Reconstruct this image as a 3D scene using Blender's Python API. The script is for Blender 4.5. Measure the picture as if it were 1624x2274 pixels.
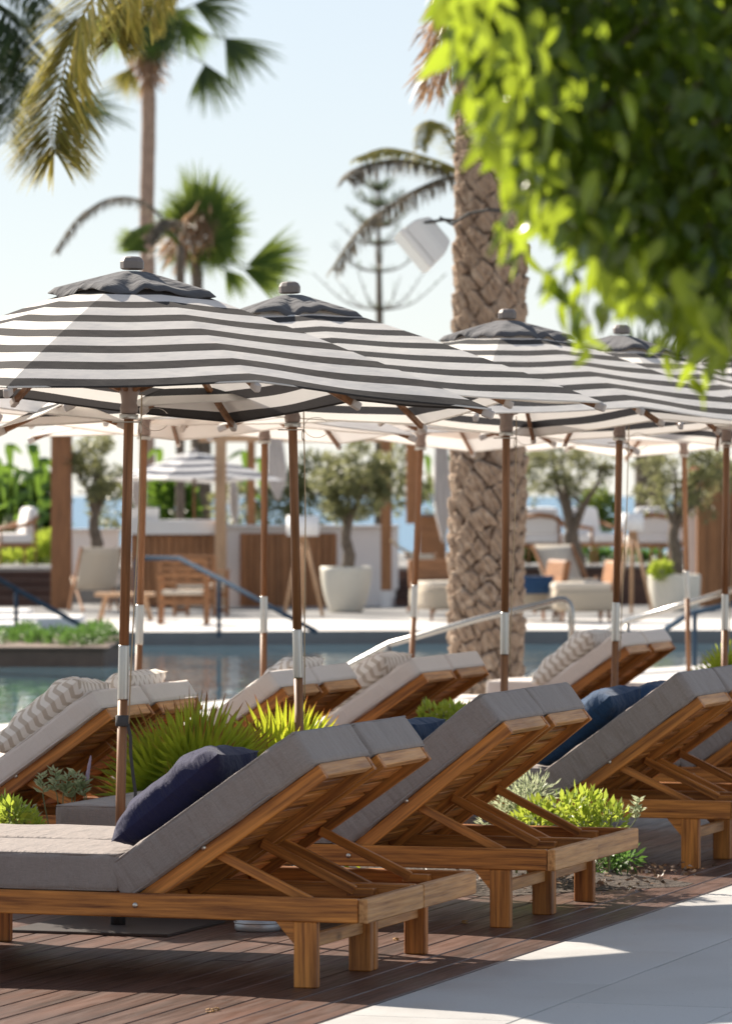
import bpy, bmesh, math, random
import numpy as np
from mathutils import Vector, Matrix, Quaternion
R = math.radians
random.seed(7); rng = np.random.default_rng(7)
for o in list(bpy.data.objects): bpy.data.objects.remove(o)
S = bpy.context.scene
COL = S.collection

# ------------------------------------------------------------------ camera, sky, sun, exposure
FPX, CX, HZ, EYE = 10500.0, 812.0, 1100.0, 1.7      # focal length, centre column, horizon row, eye height
cam = bpy.data.cameras.new('camera'); camo = bpy.data.objects.new('camera', cam); COL.objects.link(camo)
camo.location = (0, 0, EYE); camo.rotation_euler = (R(90), 0, 0)
cam.sensor_fit = 'VERTICAL'; cam.sensor_height = 36; cam.sensor_width = 24
cam.lens = FPX * 36 / 2274; cam.shift_y = -(1137 - HZ) / 2274
cam.clip_start = .1; cam.clip_end = 60000
cam.dof.use_dof = True; cam.dof.focus_distance = 18.0; cam.dof.aperture_fstop = 5.8
S.camera = camo

SHADOW = Vector((.966, -1.079, -1.0)).normalized()   # where sunlight travels
ELEV = math.asin(-SHADOW.z)
AZ = math.atan2(-SHADOW.x, -SHADOW.y)                # from +Y towards +X
W = bpy.data.worlds.new('World'); S.world = W; W.use_nodes = True
nt = W.node_tree; bg = nt.nodes['Background']
sky = nt.nodes.new('ShaderNodeTexSky'); sky.sky_type = 'NISHITA'; sky.sun_disc = False
sky.sun_elevation = ELEV; sky.sun_rotation = AZ
sky.air_density = 1.0; sky.dust_density = .0; sky.ozone_density = 2.5; sky.altitude = 0
hsv = nt.nodes.new('ShaderNodeHueSaturation'); hsv.inputs['Saturation'].default_value = .62
gam = nt.nodes.new('ShaderNodeGamma'); gam.inputs[1].default_value = .6     # hazy coastal sky: evener than clear air
nt.links.new(sky.outputs[0], gam.inputs[0]); nt.links.new(gam.outputs[0], hsv.inputs['Color']); tint = nt.nodes.new('ShaderNodeMix'); tint.data_type = 'RGBA'; tint.blend_type = 'MULTIPLY'; tint.inputs[0].default_value = 1; tint.inputs[7].default_value = (.99, 1.0, 1.035, 1)
nt.links.new(hsv.outputs[0], tint.inputs[6]); nt.links.new(tint.outputs[2], bg.inputs[0]); bg.inputs[1].default_value = 0.12
sl = bpy.data.lights.new('sun', 'SUN'); sl.energy = 5.0; sl.angle = R(.55); sl.color = (1, .90, .765)
so = bpy.data.objects.new('sun', sl); COL.objects.link(so)
so.rotation_euler = SHADOW.to_track_quat('-Z', 'Y').to_euler()
S.view_settings.view_transform = 'Standard'; S.view_settings.look = 'None'
S.view_settings.exposure = 1.13; S.view_settings.gamma = 1.0
S.render.engine = 'CYCLES'
S.cycles.max_bounces = 8; S.cycles.transparent_max_bounces = 8

# ------------------------------------------------------------------ layout helpers
TH = R(17.9); U = Vector((math.sin(TH), math.cos(TH), 0)); V = Vector((math.cos(TH), -math.sin(TH), 0))
def row(a, b, z=0): p = U * a + V * b; return Vector((p.x, p.y, z))      # a: along the rows, b: across them
def at(px, py, Y): return Vector(((px - CX) / FPX * Y, Y, EYE + (HZ - py) / FPX * Y))
def gp(px, py, z=0): return at(px, py, FPX * (EYE - z) / (py - HZ))      # point on the level z

def props(o, label=None, cat=None, group=None, kind=None):
    if label: o['label'] = label
    if cat: o['category'] = cat
    if group: o['group'] = group
    if kind: o['kind'] = kind
    return o
def link(name, data, parent=None, M=None):
    o = bpy.data.objects.new(name, data); COL.objects.link(o)
    if parent is not None: o.parent = parent
    if M is not None: o.matrix_basis = M
    return o
def thing(name, label, cat, loc=(0, 0, 0), rz=0, group=None, rot=None):
    o = bpy.data.objects.new(name, None); COL.objects.link(o); o.empty_display_size = .1
    o.location = loc
    if rot is not None: o.rotation_mode = 'QUATERNION'; o.rotation_quaternion = rot
    else: o.rotation_euler = (0, 0, rz)
    return props(o, label, cat, group)

class MB:
    def __init__(s): s.bm = bmesh.new()
    def box(s, c, d, M=None, bev=0):
        r = bmesh.ops.create_cube(s.bm, size=1); vs = r['verts']
        T = Matrix.Translation(c) @ (M if M is not None else Matrix.Identity(4)) @ Matrix.Diagonal((d[0], d[1], d[2], 1))
        bmesh.ops.transform(s.bm, matrix=T, verts=vs)
        if bev:
            es = list({e for v in vs for e in v.link_edges})
            bmesh.ops.bevel(s.bm, geom=es, offset=bev, segments=1, affect='EDGES', profile=.5)
        return s
    def bar(s, p0, p1, w, h, bev=0, up=(0, 0, 1)):
        p0 = Vector(p0); p1 = Vector(p1)
        return s.box((p0 + p1) / 2, ((p1 - p0).length, w, h), frame(p1 - p0, up), bev)
    def tube(s, pts, r, n=8, cap=True):
        pts = [Vector(p) for p in pts]; m = len(pts)
        rs = r if isinstance(r, (list, tuple)) else [r] * m
        rings = []; last = None
        for i, p in enumerate(pts):
            t = (pts[min(i + 1, m - 1)] - pts[max(i - 1, 0)]).normalized()
            if last is None:
                x = t.orthogonal().normalized()
            else:
                x = (last - t * last.dot(t)).normalized()
            last = x; y = t.cross(x)
            rings.append([s.bm.verts.new(p + (x * math.cos(2 * math.pi * k / n) + y * math.sin(2 * math.pi * k / n)) * rs[i]) for k in range(n)])
        for i in range(m - 1):
            for k in range(n):
                s.bm.faces.new((rings[i][k], rings[i][(k + 1) % n], rings[i + 1][(k + 1) % n], rings[i + 1][k]))
        if cap:
            s.bm.faces.new(list(reversed(rings[0]))); s.bm.faces.new(rings[-1])
        return s
    def lathe(s, prof, n=24, o=(0, 0, 0)):
        o = Vector(o); rings = []
        for r, z in prof:
            rings.append([s.bm.verts.new(o + Vector((max(r, 1e-4) * math.cos(2 * math.pi * k / n), max(r, 1e-4) * math.sin(2 * math.pi * k / n), z))) for k in range(n)])
        for i in range(len(rings) - 1):
            for k in range(n):
                s.bm.faces.new((rings[i][k], rings[i][(k + 1) % n], rings[i + 1][(k + 1) % n], rings[i + 1][k]))
        s.bm.faces.new(list(reversed(rings[0]))); s.bm.faces.new(rings[-1])
        return s
    def poly(s, pts, h=None):
        vs = [s.bm.verts.new(p) for p in pts]; f = s.bm.faces.new(vs)
        if h is not None:
            r = bmesh.ops.extrude_face_region(s.bm, geom=[f])
            bmesh.ops.translate(s.bm, vec=Vector(h), verts=[g for g in r['geom'] if isinstance(g, bmesh.types.BMVert)])
        return s
    def mesh(s, name, mat, smooth=False):
        bmesh.ops.recalc_face_normals(s.bm, faces=s.bm.faces)
        me = bpy.data.meshes.new(name); s.bm.to_mesh(me); s.bm.free()
        me.materials.append(mat)
        if smooth: me.polygons.foreach_set('use_smooth', [True] * len(me.polygons))
        return me
    def build(s, name, mat, parent=None, smooth=False, M=None): return link(name, s.mesh(name, mat, smooth), parent, M)

def frame(d, up=(0, 0, 1)):
    x = Vector(d).normalized(); up = Vector(up)
    if abs(x.dot(up)) > .99: up = Vector((0, 1, 0))
    y = up.cross(x).normalized(); z = x.cross(y)
    return Matrix((x, y, z)).transposed().to_4x4()
def plank(name, p0, p1, w, h, mat, parent, bev=.004, up=(0, 0, 1)):
    """a bar whose own X axis runs along the grain"""
    p0 = Vector(p0); p1 = Vector(p1); L = (p1 - p0).length
    me = MB().box((0, 0, 0), (L, w, h), None, bev).mesh(name, mat)
    return link(name, me, parent, Matrix.Translation((p0 + p1) / 2) @ frame(p1 - p0, up))
def raw(name, verts, faces, mat, parent=None, smooth=False, M=None):
    me = bpy.data.meshes.new(name)
    verts = np.asarray(verts, dtype=np.float32).reshape(-1, 3); faces = np.asarray(faces, dtype=np.int32)
    k = faces.shape[1]; n = len(faces)
    me.vertices.add(len(verts)); me.vertices.foreach_set('co', verts.ravel())
    me.loops.add(n * k); me.loops.foreach_set('vertex_index', faces.ravel())
    me.polygons.add(n); me.polygons.foreach_set('loop_start', np.arange(n, dtype=np.int32) * k)
    if smooth: me.polygons.foreach_set('use_smooth', np.ones(n, dtype=bool))
    me.update(calc_edges=True); me.validate(); me.materials.append(mat)
    return link(name, me, parent, M)
def copy_tree(o, parent=None):
    c = o.copy(); COL.objects.link(c); c.parent = parent
    for ch in list(o.children): copy_tree(ch, c)
    return c

# ------------------------------------------------------------------ materials
def nodes(name):
    m = bpy.data.materials.new(name); m.use_nodes = True
    return m, m.node_tree, m.node_tree.nodes['Principled BSDF']
def N(t, k, **kw):
    n = t.nodes.new('ShaderNode' + k)
    for a, b in kw.items():
        if a.startswith('_'): n.inputs[int(a[1:])].default_value = b
        else: setattr(n, a, b)
    return n
def math_n(t, op, a, b=None, c=None):
    n = N(t, 'Math', operation=op)
    for i, v in enumerate((a, b, c)):
        if v is None: continue
        if isinstance(v, (int, float)): n.inputs[i].default_value = v
        else: t.links.new(v, n.inputs[i])
    return n.outputs[0]
def ramp(t, fac, stops):
    r = N(t, 'ValToRGB'); e = r.color_ramp.elements
    while len(e) < len(stops): e.new(.5)
    for i, (p, c) in enumerate(stops): e[i].position = p; e[i].color = (*c, 1) if len(c) == 3 else c
    t.links.new(fac, r.inputs[0]); return r.outputs[0]
def coords(t, kind='Object', scale=(1, 1, 1), rand=0):
    tc = N(t, 'TexCoord'); mp = N(t, 'Mapping'); mp.inputs['Scale'].default_value = scale
    t.links.new(tc.outputs[kind], mp.inputs['Vector'])
    if rand:
        oi = N(t, 'ObjectInfo'); cv = N(t, 'CombineXYZ'); v = math_n(t, 'MULTIPLY', oi.outputs['Random'], rand)
        for i in range(3): t.links.new(v, cv.inputs[i])
        t.links.new(cv.outputs[0], mp.inputs['Location'])
    return mp.outputs[0]
def noise(t, vec, scale, detail=4, rough=.55):
    n = N(t, 'TexNoise'); n.inputs['Scale'].default_value = scale; n.inputs['Detail'].default_value = detail
    n.inputs['Roughness'].default_value = rough; t.links.new(vec, n.inputs['Vector']); return n.outputs['Fac']
def bump(t, b, h, strength=.3, dist=.01):
    n = N(t, 'Bump'); n.inputs['Strength'].default_value = strength; n.inputs['Distance'].default_value = dist
    t.links.new(h, n.inputs['Height']); t.links.new(n.outputs[0], b.inputs['Normal'])
def mixc(t, fac, a, b):
    m = N(t, 'Mix', data_type='RGBA')
    if isinstance(fac, (int, float)): m.inputs[0].default_value = fac
    else: t.links.new(fac, m.inputs[0])
    for i, v in ((6, a), (7, b)):
        if isinstance(v, tuple): m.inputs[i].default_value = (*v, 1)
        else: t.links.new(v, m.inputs[i])
    return m.outputs[2]
def plain(name, c, rough=.6, var=.12, ns=6, metal=0, bs=.0, bscale=40, bd=.004, spec=.5, kind='Object'):
    m, t, b = nodes(name); v = coords(t, kind, rand=9)
    n = noise(t, v, ns, 6); d = tuple(x * (1 - var) for x in c); l = tuple(min(1, x * (1 + var)) for x in c)
    t.links.new(ramp(t, n, [(.3, d), (.7, l)]), b.inputs['Base Color'])
    b.inputs['Roughness'].default_value = rough; b.inputs['Metallic'].default_value = metal
    b.inputs['Specular IOR Level'].default_value = spec
    if bs: bump(t, b, noise(t, v, bscale, 4), bs, bd)
    return m
def wood(name, c1, c2, rough=.5, tint=.38, grain=(1.5, 34, 34), knots=True):
    m, t, b = nodes(name); v = coords(t, 'Object', grain, rand=37)
    n = noise(t, v, 1.6, 8, .62); n2 = noise(t, v, 6, 3, .5)
    col = ramp(t, n, [(.33, tuple(x * .8 for x in c2)), (.5, tuple((x + y) / 2 for x, y in zip(c1, c2))), (.66, c1)])
    v2 = coords(t, 'Object', (1.2, 2.5, 2.5), rand=11); big = noise(t, v2, 2.2, 4)
    hs = N(t, 'HueSaturation'); oi = N(t, 'ObjectInfo')
    val = math_n(t, 'ADD', math_n(t, 'MULTIPLY', oi.outputs['Random'], tint * .8), math_n(t, 'MULTIPLY', big, tint * 1.6))
    t.links.new(math_n(t, 'ADD', val, 1 - tint * 1.2), hs.inputs['Value']); t.links.new(col, hs.inputs['Color'])
    out = hs.outputs[0]
    if knots:
        vk = coords(t, 'Object', (2.2, 5, 5), rand=23); vo = N(t, 'TexVoronoi'); vo.inputs['Scale'].default_value = 1.3
        t.links.new(vk, vo.inputs['Vector'])
        kf = ramp(t, vo.outputs['Distance'], [(.03, (.75,) * 3), (.13, (0,) * 3)])
        out = mixc(t, kf, out, tuple(x * .35 for x in c2))
    t.links.new(out, b.inputs['Base Color'])
    t.links.new(ramp(t, n2, [(.2, (rough - .1,) * 3), (.8, (rough + .18,) * 3)]), b.inputs['Roughness'])
    bump(t, b, n2, .25, .003); return m
def fabric(name, c, var=.14, wr=.6, trans=0.0):
    m, t, b = nodes(name); v = coords(t, 'Object', rand=7)
    fine = noise(t, v, 330, 2); slub = noise(t, coords(t, 'Object', (30, 260, 260)), 1, 2); big = noise(t, v, 5, 3)
    f = math_n(t, 'ADD', math_n(t, 'MULTIPLY', fine, .5), math_n(t, 'ADD', math_n(t, 'MULTIPLY', slub, .3), math_n(t, 'MULTIPLY', big, .2)))
    t.links.new(ramp(t, f, [(.32, tuple(x * (1 - var) for x in c)), (.68, tuple(min(1, x * (1 + var)) for x in c))]), b.inputs['Base Color'])
    b.inputs['Roughness'].default_value = .9; b.inputs['Specular IOR Level'].default_value = .15
    b.inputs['Sheen Weight'].default_value = .15; b.inputs['Sheen Roughness'].default_value = .5
    wv = math_n(t, 'ADD', noise(t, coords(t, 'Object', (9, 5, 3), rand=5), 1.5, 3), math_n(t, 'MULTIPLY', noise(t, coords(t, 'Object', (34, 7, 5), rand=3), 1.2, 3), .45))
    bump(t, b, math_n(t, 'ADD', math_n(t, 'MULTIPLY', wv, 1.0), math_n(t, 'MULTIPLY', fine, .05)), wr, .032)
    return m
def canopy_mat(name, dark, light, period, width, hem, half=1.035, trans=.30):
    m, t, b = nodes(name)
    tc = N(t, 'TexCoord'); sx = N(t, 'SeparateXYZ'); t.links.new(tc.outputs['Object'], sx.inputs[0])
    mm = math_n(t, 'MAXIMUM', math_n(t, 'ABSOLUTE', sx.outputs[0]), math_n(t, 'ABSOLUTE', sx.outputs[1]))
    dd = math_n(t, 'ADD', math_n(t, 'SUBTRACT', half, mm), hem)
    fr = math_n(t, 'FRACT', math_n(t, 'DIVIDE', dd, period))
    st = math_n(t, 'LESS_THAN', fr, width / period)
    v = tc.outputs['Object']; fine = noise(t, v, 420, 2); big = noise(t, v, 3, 4)
    dn = ramp(t, fine, [(.3, tuple(x * .82 for x in dark)), (.72, tuple(x * 1.25 for x in dark))])
    ln = ramp(t, big, [(.3, tuple(x * .93 for x in light)), (.7, light)])
    col = mixc(t, st, ln, dn); t.links.new(col, b.inputs['Base Color'])
    b.inputs['Roughness'].default_value = .9; b.inputs['Specular IOR Level'].default_value = .15
    b.inputs['Sheen Weight'].default_value = .10; b.inputs['Sheen Roughness'].default_value = .35; b.inputs['Sheen Tint'].default_value = (1, .95, .9, 1)
    w = noise(t, v, 7, 4); bump(t, b, math_n(t, 'ADD', w, math_n(t, 'MULTIPLY', fine, .04)), .3, .02)
    tr = N(t, 'BsdfTranslucent'); t.links.new(mixc(t, .35, col, (1.0, .86, .68)) if False else col, tr.inputs[0])
    ms = N(t, 'MixShader'); ms.inputs[0].default_value = trans
    t.links.new(b.outputs[0], ms.inputs[1]); t.links.new(tr.outputs[0], ms.inputs[2])
    t.links.new(ms.outputs[0], t.nodes['Material Output'].inputs[0]); return m
def leaf_mat(name, c1, c2, trans=.45, tc=None, rough=.45, island=True, spec=.5):
    m, t, b = nodes(name)
    if island: g = N(t, 'NewGeometry'); f = g.outputs['Random Per Island']
    else: g = N(t, 'ObjectInfo'); f = g.outputs['Random']
    n = noise(t, coords(t), 9, 3); f2 = math_n(t, 'ADD', math_n(t, 'MULTIPLY', f, .65), math_n(t, 'MULTIPLY', n, .35))
    col = ramp(t, f2, [(.2, c1), (.8, c2)]); t.links.new(col, b.inputs['Base Color'])
    b.inputs['Roughness'].default_value = rough; b.inputs['Specular IOR Level'].default_value = spec
    tr = N(t, 'BsdfTranslucent')
    t.links.new(mixc(t, .5, col, tc or tuple(min(1, x * 3) for x in c2)), tr.inputs[0])
    ms = N(t, 'MixShader'); ms.inputs[0].default_value = trans
    t.links.new(b.outputs[0], ms.inputs[1]); t.links.new(tr.outputs[0], ms.inputs[2])
    t.links.new(ms.outputs[0], t.nodes['Material Output'].inputs[0]); return m
def chevron_mat(name, c1, c2):
    m, t, b = nodes(name); tc = N(t, 'TexCoord'); s = N(t, 'SeparateXYZ'); t.links.new(tc.outputs['Object'], s.inputs[0])
    zig = math_n(t, 'PINGPONG', s.outputs[1], .032)
    f = math_n(t, 'FRACT', math_n(t, 'DIVIDE', math_n(t, 'ADD', s.outputs[0], zig), .05))
    st = math_n(t, 'LESS_THAN', f, .45); t.links.new(mixc(t, st, c1, c2), b.inputs['Base Color'])
    b.inputs['Roughness'].default_value = .9; b.inputs['Specular IOR Level'].default_value = .1
    bump(t, b, noise(t, tc.outputs['Object'], 9, 3), .4, .02); return m

M = {}
M['teak'] = wood('teak', (.66, .255, .05), (.19, .054, .009))
M['teak_worn'] = wood('teak_worn', (.66, .34, .125), (.38, .155, .043), tint=.3)
M['teak_pole'] = wood('teak_pole', (.31, .142, .06), (.175, .075, .028), knots=False, tint=.12, grain=(34, 34, 1.5))
M['rib_wood'] = wood('rib_wood', (.26, .115, .045), (.14, .06, .022), knots=False)
M['timber'] = wood('timber', (.40, .185, .075), (.22, .092, .032), knots=False)
M['timber_shade'] = wood('timber_shade', (.30, .128, .048), (.16, .064, .022), knots=False)  # timber darkened: shade on the thick post's front is put into the colour
M['timber_pale'] = wood('timber_pale', (.62, .40, .24), (.45, .27, .15), knots=False)
M['deck'] = wood('deck', (.128, .063, .043), (.062, .031, .021), rough=.42, tint=.34, grain=(.6, 9, 9), knots=False)
M['dark_wood'] = wood('dark_wood', (.085, .038, .026), (.045, .02, .015), knots=False)
M['joint'] = plain('joint', (.03, .022, .02), .9)
def tile_mat():
    m, t, b = nodes('tile'); v = coords(t, 'Object', rand=40)
    big = noise(t, v, 1.7, 6, .6); fine = noise(t, coords(t, 'Object', (60, 170, 60), rand=3), 1, 4, .7)
    f = math_n(t, 'ADD', math_n(t, 'MULTIPLY', big, .6), math_n(t, 'MULTIPLY', fine, .4))
    oi = N(t, 'ObjectInfo'); hs = N(t, 'HueSaturation'); t.links.new(math_n(t, 'ADD', math_n(t, 'MULTIPLY', oi.outputs['Random'], .10), .95), hs.inputs['Value'])
    t.links.new(ramp(t, f, [(.3, (.385, .375, .36)), (.5, (.455, .445, .43)), (.7, (.51, .50, .485))]), hs.inputs['Color'])
    vo = N(t, 'TexVoronoi'); vo.inputs['Scale'].default_value = 7; t.links.new(v, vo.inputs['Vector'])
    spot = ramp(t, vo.outputs['Distance'], [(.02, (.8,) * 3), (.045, (0,) * 3)])
    st = ramp(t, noise(t, v, .9, 3), [(.56, (0,) * 3), (.75, (.35,) * 3)])
    c = mixc(t, st, hs.outputs[0], (.30, .28, .25)); t.links.new(mixc(t, spot, c, (.14, .12, .10)), b.inputs['Base Color'])
    t.links.new(ramp(t, big, [(.3, (.4,) * 3), (.7, (.62,) * 3)]), b.inputs['Roughness']); bump(t, b, fine, .12, .002); return m
M['tile'] = tile_mat()
M['grout'] = plain('grout', (.30, .295, .29), .9)
M['grey_fabric'] = fabric('grey_fabric', (.285, .243, .222), .2)
M['cream_fabric'] = fabric('cream_fabric', (.74, .66, .60), .06, .35)
M['navy'] = fabric('navy', (.020, .020, .058), .2, .8)
M['blue'] = fabric('blue', (.022, .055, .12), .2, .7)
M['chevron'] = chevron_mat('chevron', (.82, .76, .69), (.56, .48, .40))
M['charcoal_stripe'] = canopy_mat('charcoal_stripe', (.062, .058, .058), (.88, .85, .81), .131, .0605, 0.0)
M['charcoal_stripe_white_hem'] = canopy_mat('charcoal_stripe_white_hem', (.050, .050, .054), (.88, .85, .81), .131, .0605, .066)
M['taupe_stripe'] = canopy_mat('taupe_stripe', (.52, .44, .39), (.86, .82, .78), .26, .12, .13, trans=.32)
M['navy_stripe'] = canopy_mat('navy_stripe', (.045, .055, .09), (.80, .79, .79), .26, .135, .13, 1.05, .15)
M['cap_fabric'] = fabric('cap_fabric', (.10, .098, .105), .12, .6)
M['taupe_plastic'] = plain('taupe_plastic', (.27, .20, .17), .45, .05)
M['finial'] = plain('finial', (.20, .17, .155), .5, .05)
M['tip_plastic'] = plain('tip_plastic', (.50, .44, .40), .45, .05)
M['alu'] = plain('alu', (.52, .50, .47), .34, .04, metal=1)
M['chrome'] = plain('chrome', (.33, .32, .305), .22, .03, metal=1)
M['blue_rail'] = plain('blue_rail', (.04, .065, .10), .9, .05, metal=0, spec=.08)
M['steel'] = plain('steel', (.62, .58, .52), .35, .1, 30, metal=1)
M['black_metal'] = plain('black_metal', (.035, .032, .032), .5)
M['plate'] = plain('plate', (.035, .026, .023), .55, .2)
M['galv'] = plain('galv', (.42, .43, .44), .45, .15, 14, metal=.6)
M['cord'] = plain('cord', (.50, .38, .24), .8)
M['strap'] = plain('strap', (.055, .055, .058), .85)
M['white_plastic'] = plain('white_plastic', (.80, .79, .77), .4, .02)
M['plaster'] = plain('plaster', (.78, .765, .75), .85, .04, 2, bs=.1)
M['stone_pale'] = plain('stone_pale', (.66, .63, .60), .75, .06, 3)
M['stone_grey_shade'] = plain('stone_grey_shade', (.22, .215, .21), .8, .08, 3)  # grey stone, darkened so the terrace carries building shadow in its colour
M['pot'] = plain('pot', (.72, .68, .58), .6, .03)
M['canvas'] = fabric('canvas', (.58, .51, .42), .05, .2)
M['cushion_white'] = fabric('cushion_white', (.82, .80, .78), .04, .2)
M['sofa'] = fabric('sofa', (.46, .39, .30), .05, .2)
M['lamp_shade'] = plain('lamp_shade', (.86, .85, .84), .8, .02)
M['curtain'] = fabric('curtain', (.80, .74, .70), .04, .2)
M['soil'] = plain('soil', (.055, .038, .028), .95, .5, 30, bs=.9, bscale=30, bd=.03)
M['mulch'] = leaf_mat('mulch', (.05, .03, .02), (.22, .14, .09), .05)
M['bark'] = plain('bark', (.16, .125, .095), .9, .35, 14, bs=.8, bscale=25, bd=.03)
M['far_trunk'] = plain('far_trunk', (.40, .27, .20), .9, .2, 6, bs=.5, bscale=14, bd=.03)
M['dry_fibre'] = leaf_mat('dry_fibre', (.14, .085, .045), (.33, .21, .12), .3)
M['boot_base'] = plain('boot_base', (.30, .20, .13), .9, .3, 8, bs=.6, bscale=20, bd=.02)
M['olive_leaf'] = leaf_mat('olive_leaf', (.075, .088, .035), (.22, .23, .105), .4, (.55, .55, .25))
M['banana'] = leaf_mat('banana', (.018, .06, .012), (.07, .15, .025), .35, (.38, .6, .06), rough=.35)
M['hedge'] = leaf_mat('hedge', (.03, .075, .015), (.09, .17, .035), .35)
M['fan_leaf'] = leaf_mat('fan_leaf', (.12, .19, .018), (.27, .36, .03), .55, (.92, .95, .06), island=False)
def brown_tips(m, r0, r1):
    t = m.node_tree; ln = N(t, 'VectorMath', operation='LENGTH'); tc = N(t, 'TexCoord'); t.links.new(tc.outputs['Object'], ln.inputs[0])
    f = ramp(t, ln.outputs['Value'], [(r0, (0,) * 3), (r1, (1,) * 3)])
    for l in list(t.links):
        if l.to_socket.name in ('Base Color', 'Color') and l.to_node.bl_idname in ('ShaderNodeBsdfPrincipled', 'ShaderNodeBsdfTranslucent'):
            t.links.new(mixc(t, f, l.from_socket, (.30, .10, .03)), l.to_socket)
brown_tips(M['fan_leaf'], .285, .335)
M['palm_dark'] = leaf_mat('palm_dark', (.035, .06, .03), (.085, .12, .045), .3, (.25, .32, .08), rough=.65, spec=.15)
M['palm_yellow'] = leaf_mat('palm_yellow', (.16, .18, .05), (.40, .32, .09), .42, (.66, .58, .14), rough=.65, spec=.15)
M['palm_grey'] = leaf_mat('palm_grey', (.10, .09, .075), (.24, .20, .15), .3, (.4, .33, .2), rough=.65, spec=.15)
M['palm_green'] = leaf_mat('palm_green', (.05, .10, .02), (.15, .22, .05), .4, (.42, .5, .09), rough=.65, spec=.15)
M['stone_brown'] = plain('stone_brown', (.17, .12, .09), .8, .15, 5)
M['lime'] = leaf_mat('lime', (.18, .28, .03), (.42, .50, .06), .4, (.75, .85, .12))
M['sage'] = leaf_mat('sage', (.20, .27, .12), (.38, .46, .24), .4)
M['stalk'] = plain('stalk', (.16, .18, .08), .8)
M['ficus_leaf'] = leaf_mat('ficus_leaf', (.016, .045, .006), (.07, .12, .012), .62, (.60, .74, .05), rough=.2, island=False, spec=.7)
M['ficus_mass'] = leaf_mat('ficus_mass', (.014, .042, .006), (.05, .10, .012), .42, (.60, .78, .05), rough=.2, spec=.7)
M['pine_needle'] = leaf_mat('pine_needle', (.05, .075, .04), (.12, .15, .08), .2)
M['lavender'] = plain('lavender', (.38, .30, .38), .9)
M['red_flower'] = leaf_mat('red_flower', (.5, .02, .05), (.7, .05, .12), .3)
M['ground'] = plain('ground', (.12, .11, .08), .95, .3, 1)
M['dry_leaf'] = plain('dry_leaf', (.36, .20, .07), .8)

# bark of the big palm, colour follows the ridges through an attribute of the mesh
def palm_bark():
    m, t, b = nodes('palm_bark'); v = coords(t)
    n = noise(t, v, 13, 7, .65); n2 = noise(t, coords(t, 'Object', (30, 30, 6)), 1.3, 5, .6)
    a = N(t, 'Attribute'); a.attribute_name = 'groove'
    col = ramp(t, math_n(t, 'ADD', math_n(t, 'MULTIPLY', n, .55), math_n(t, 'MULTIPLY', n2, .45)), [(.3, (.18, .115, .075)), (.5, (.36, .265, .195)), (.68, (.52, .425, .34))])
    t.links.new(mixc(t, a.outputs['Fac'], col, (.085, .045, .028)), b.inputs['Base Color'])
    b.inputs['Roughness'].default_value = .9; b.inputs['Specular IOR Level'].default_value = .2
    bump(t, b, math_n(t, 'ADD', n, n2), .7, .02); return m
M['palm_bark'] = palm_bark()
def water_mat(name, c, scale, strength, dist, rough=.02):
    m, t, b = nodes(name); b.inputs['Base Color'].default_value = (*c, 1); b.inputs['Roughness'].default_value = rough
    b.inputs['IOR'].default_value = 1.33; b.inputs['Specular IOR Level'].default_value = .6
    v = coords(t, 'Object', (1, .55, 1)); n = math_n(t, 'ADD', noise(t, v, scale, 3, .5), math_n(t, 'MULTIPLY', noise(t, v, scale * .27, 2), 1.6))
    bump(t, b, n, strength, dist); return m
M['water'] = water_mat('water', (.085, .165, .215), 3.0, .22, .045)
M['sea'] = water_mat('sea', (.05, .16, .27), .25, .6, .6, .25)

# ------------------------------------------------------------------ the setting
def sheet(name, pts, z, mat, kind='structure'):
    return props(MB().poly([(p.x, p.y, z) for p in pts]).build(name, mat), kind=kind)
far = 40000
sheet('sea', [Vector((-far, 128, 0)), Vector((far, 128, 0)), Vector((far, far, 0)), Vector((-far, far, 0))], -7.0, M['sea'])
gr = MB(); gr.poly([(-200, -60, -.9), (200, -60, -.9), (200, 126, -.9), (-200, 126, -.9)])
gr.poly([(-200, 126, -.9), (200, 126, -.9), (200, 136, -7.5), (-200, 136, -7.5)])
props(gr.build('ground', M['ground']), kind='structure')

# deck of separate planks, laid along the rows; a dark bed shows through the joints
DECK_EDGE = -4.83
base = props(MB().poly([row(6, DECK_EDGE, -.03), row(33, DECK_EDGE, -.03), row(33, -9.9, -.03), row(6, -9.9, -.03)], (0, 0, -.5)).build('deck', M['joint']), kind='structure')
PW = .145; nP = 34
rp = random.Random(3)
meshes = {}
for i in range(nP):
    b = DECK_EDGE - PW * (i + .5)
    a = 7.0 + rp.uniform(0, 2.4); cuts = [7.0]
    while a < 32.5: cuts.append(a); a += rp.choice((2.4, 3.0, 3.6))
    cuts.append(32.5)
    for a0, a1 in zip(cuts, cuts[1:]):
        if a1 - a0 < .25: continue
        if i > 21 and a1 < 14: continue
        L = round(a1 - a0 - .004, 2); key = (L,)
        if key not in meshes: meshes[key] = MB().box((0, 0, 0), (L, PW - .007, .026), None, .003).mesh('plank', M['deck'])
        p = row((a0 + a1) / 2, b, -.013 + rp.uniform(-.0008, .0008))
        link('plank', meshes[key], base, Matrix.Translation(p) @ frame(U))
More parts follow.
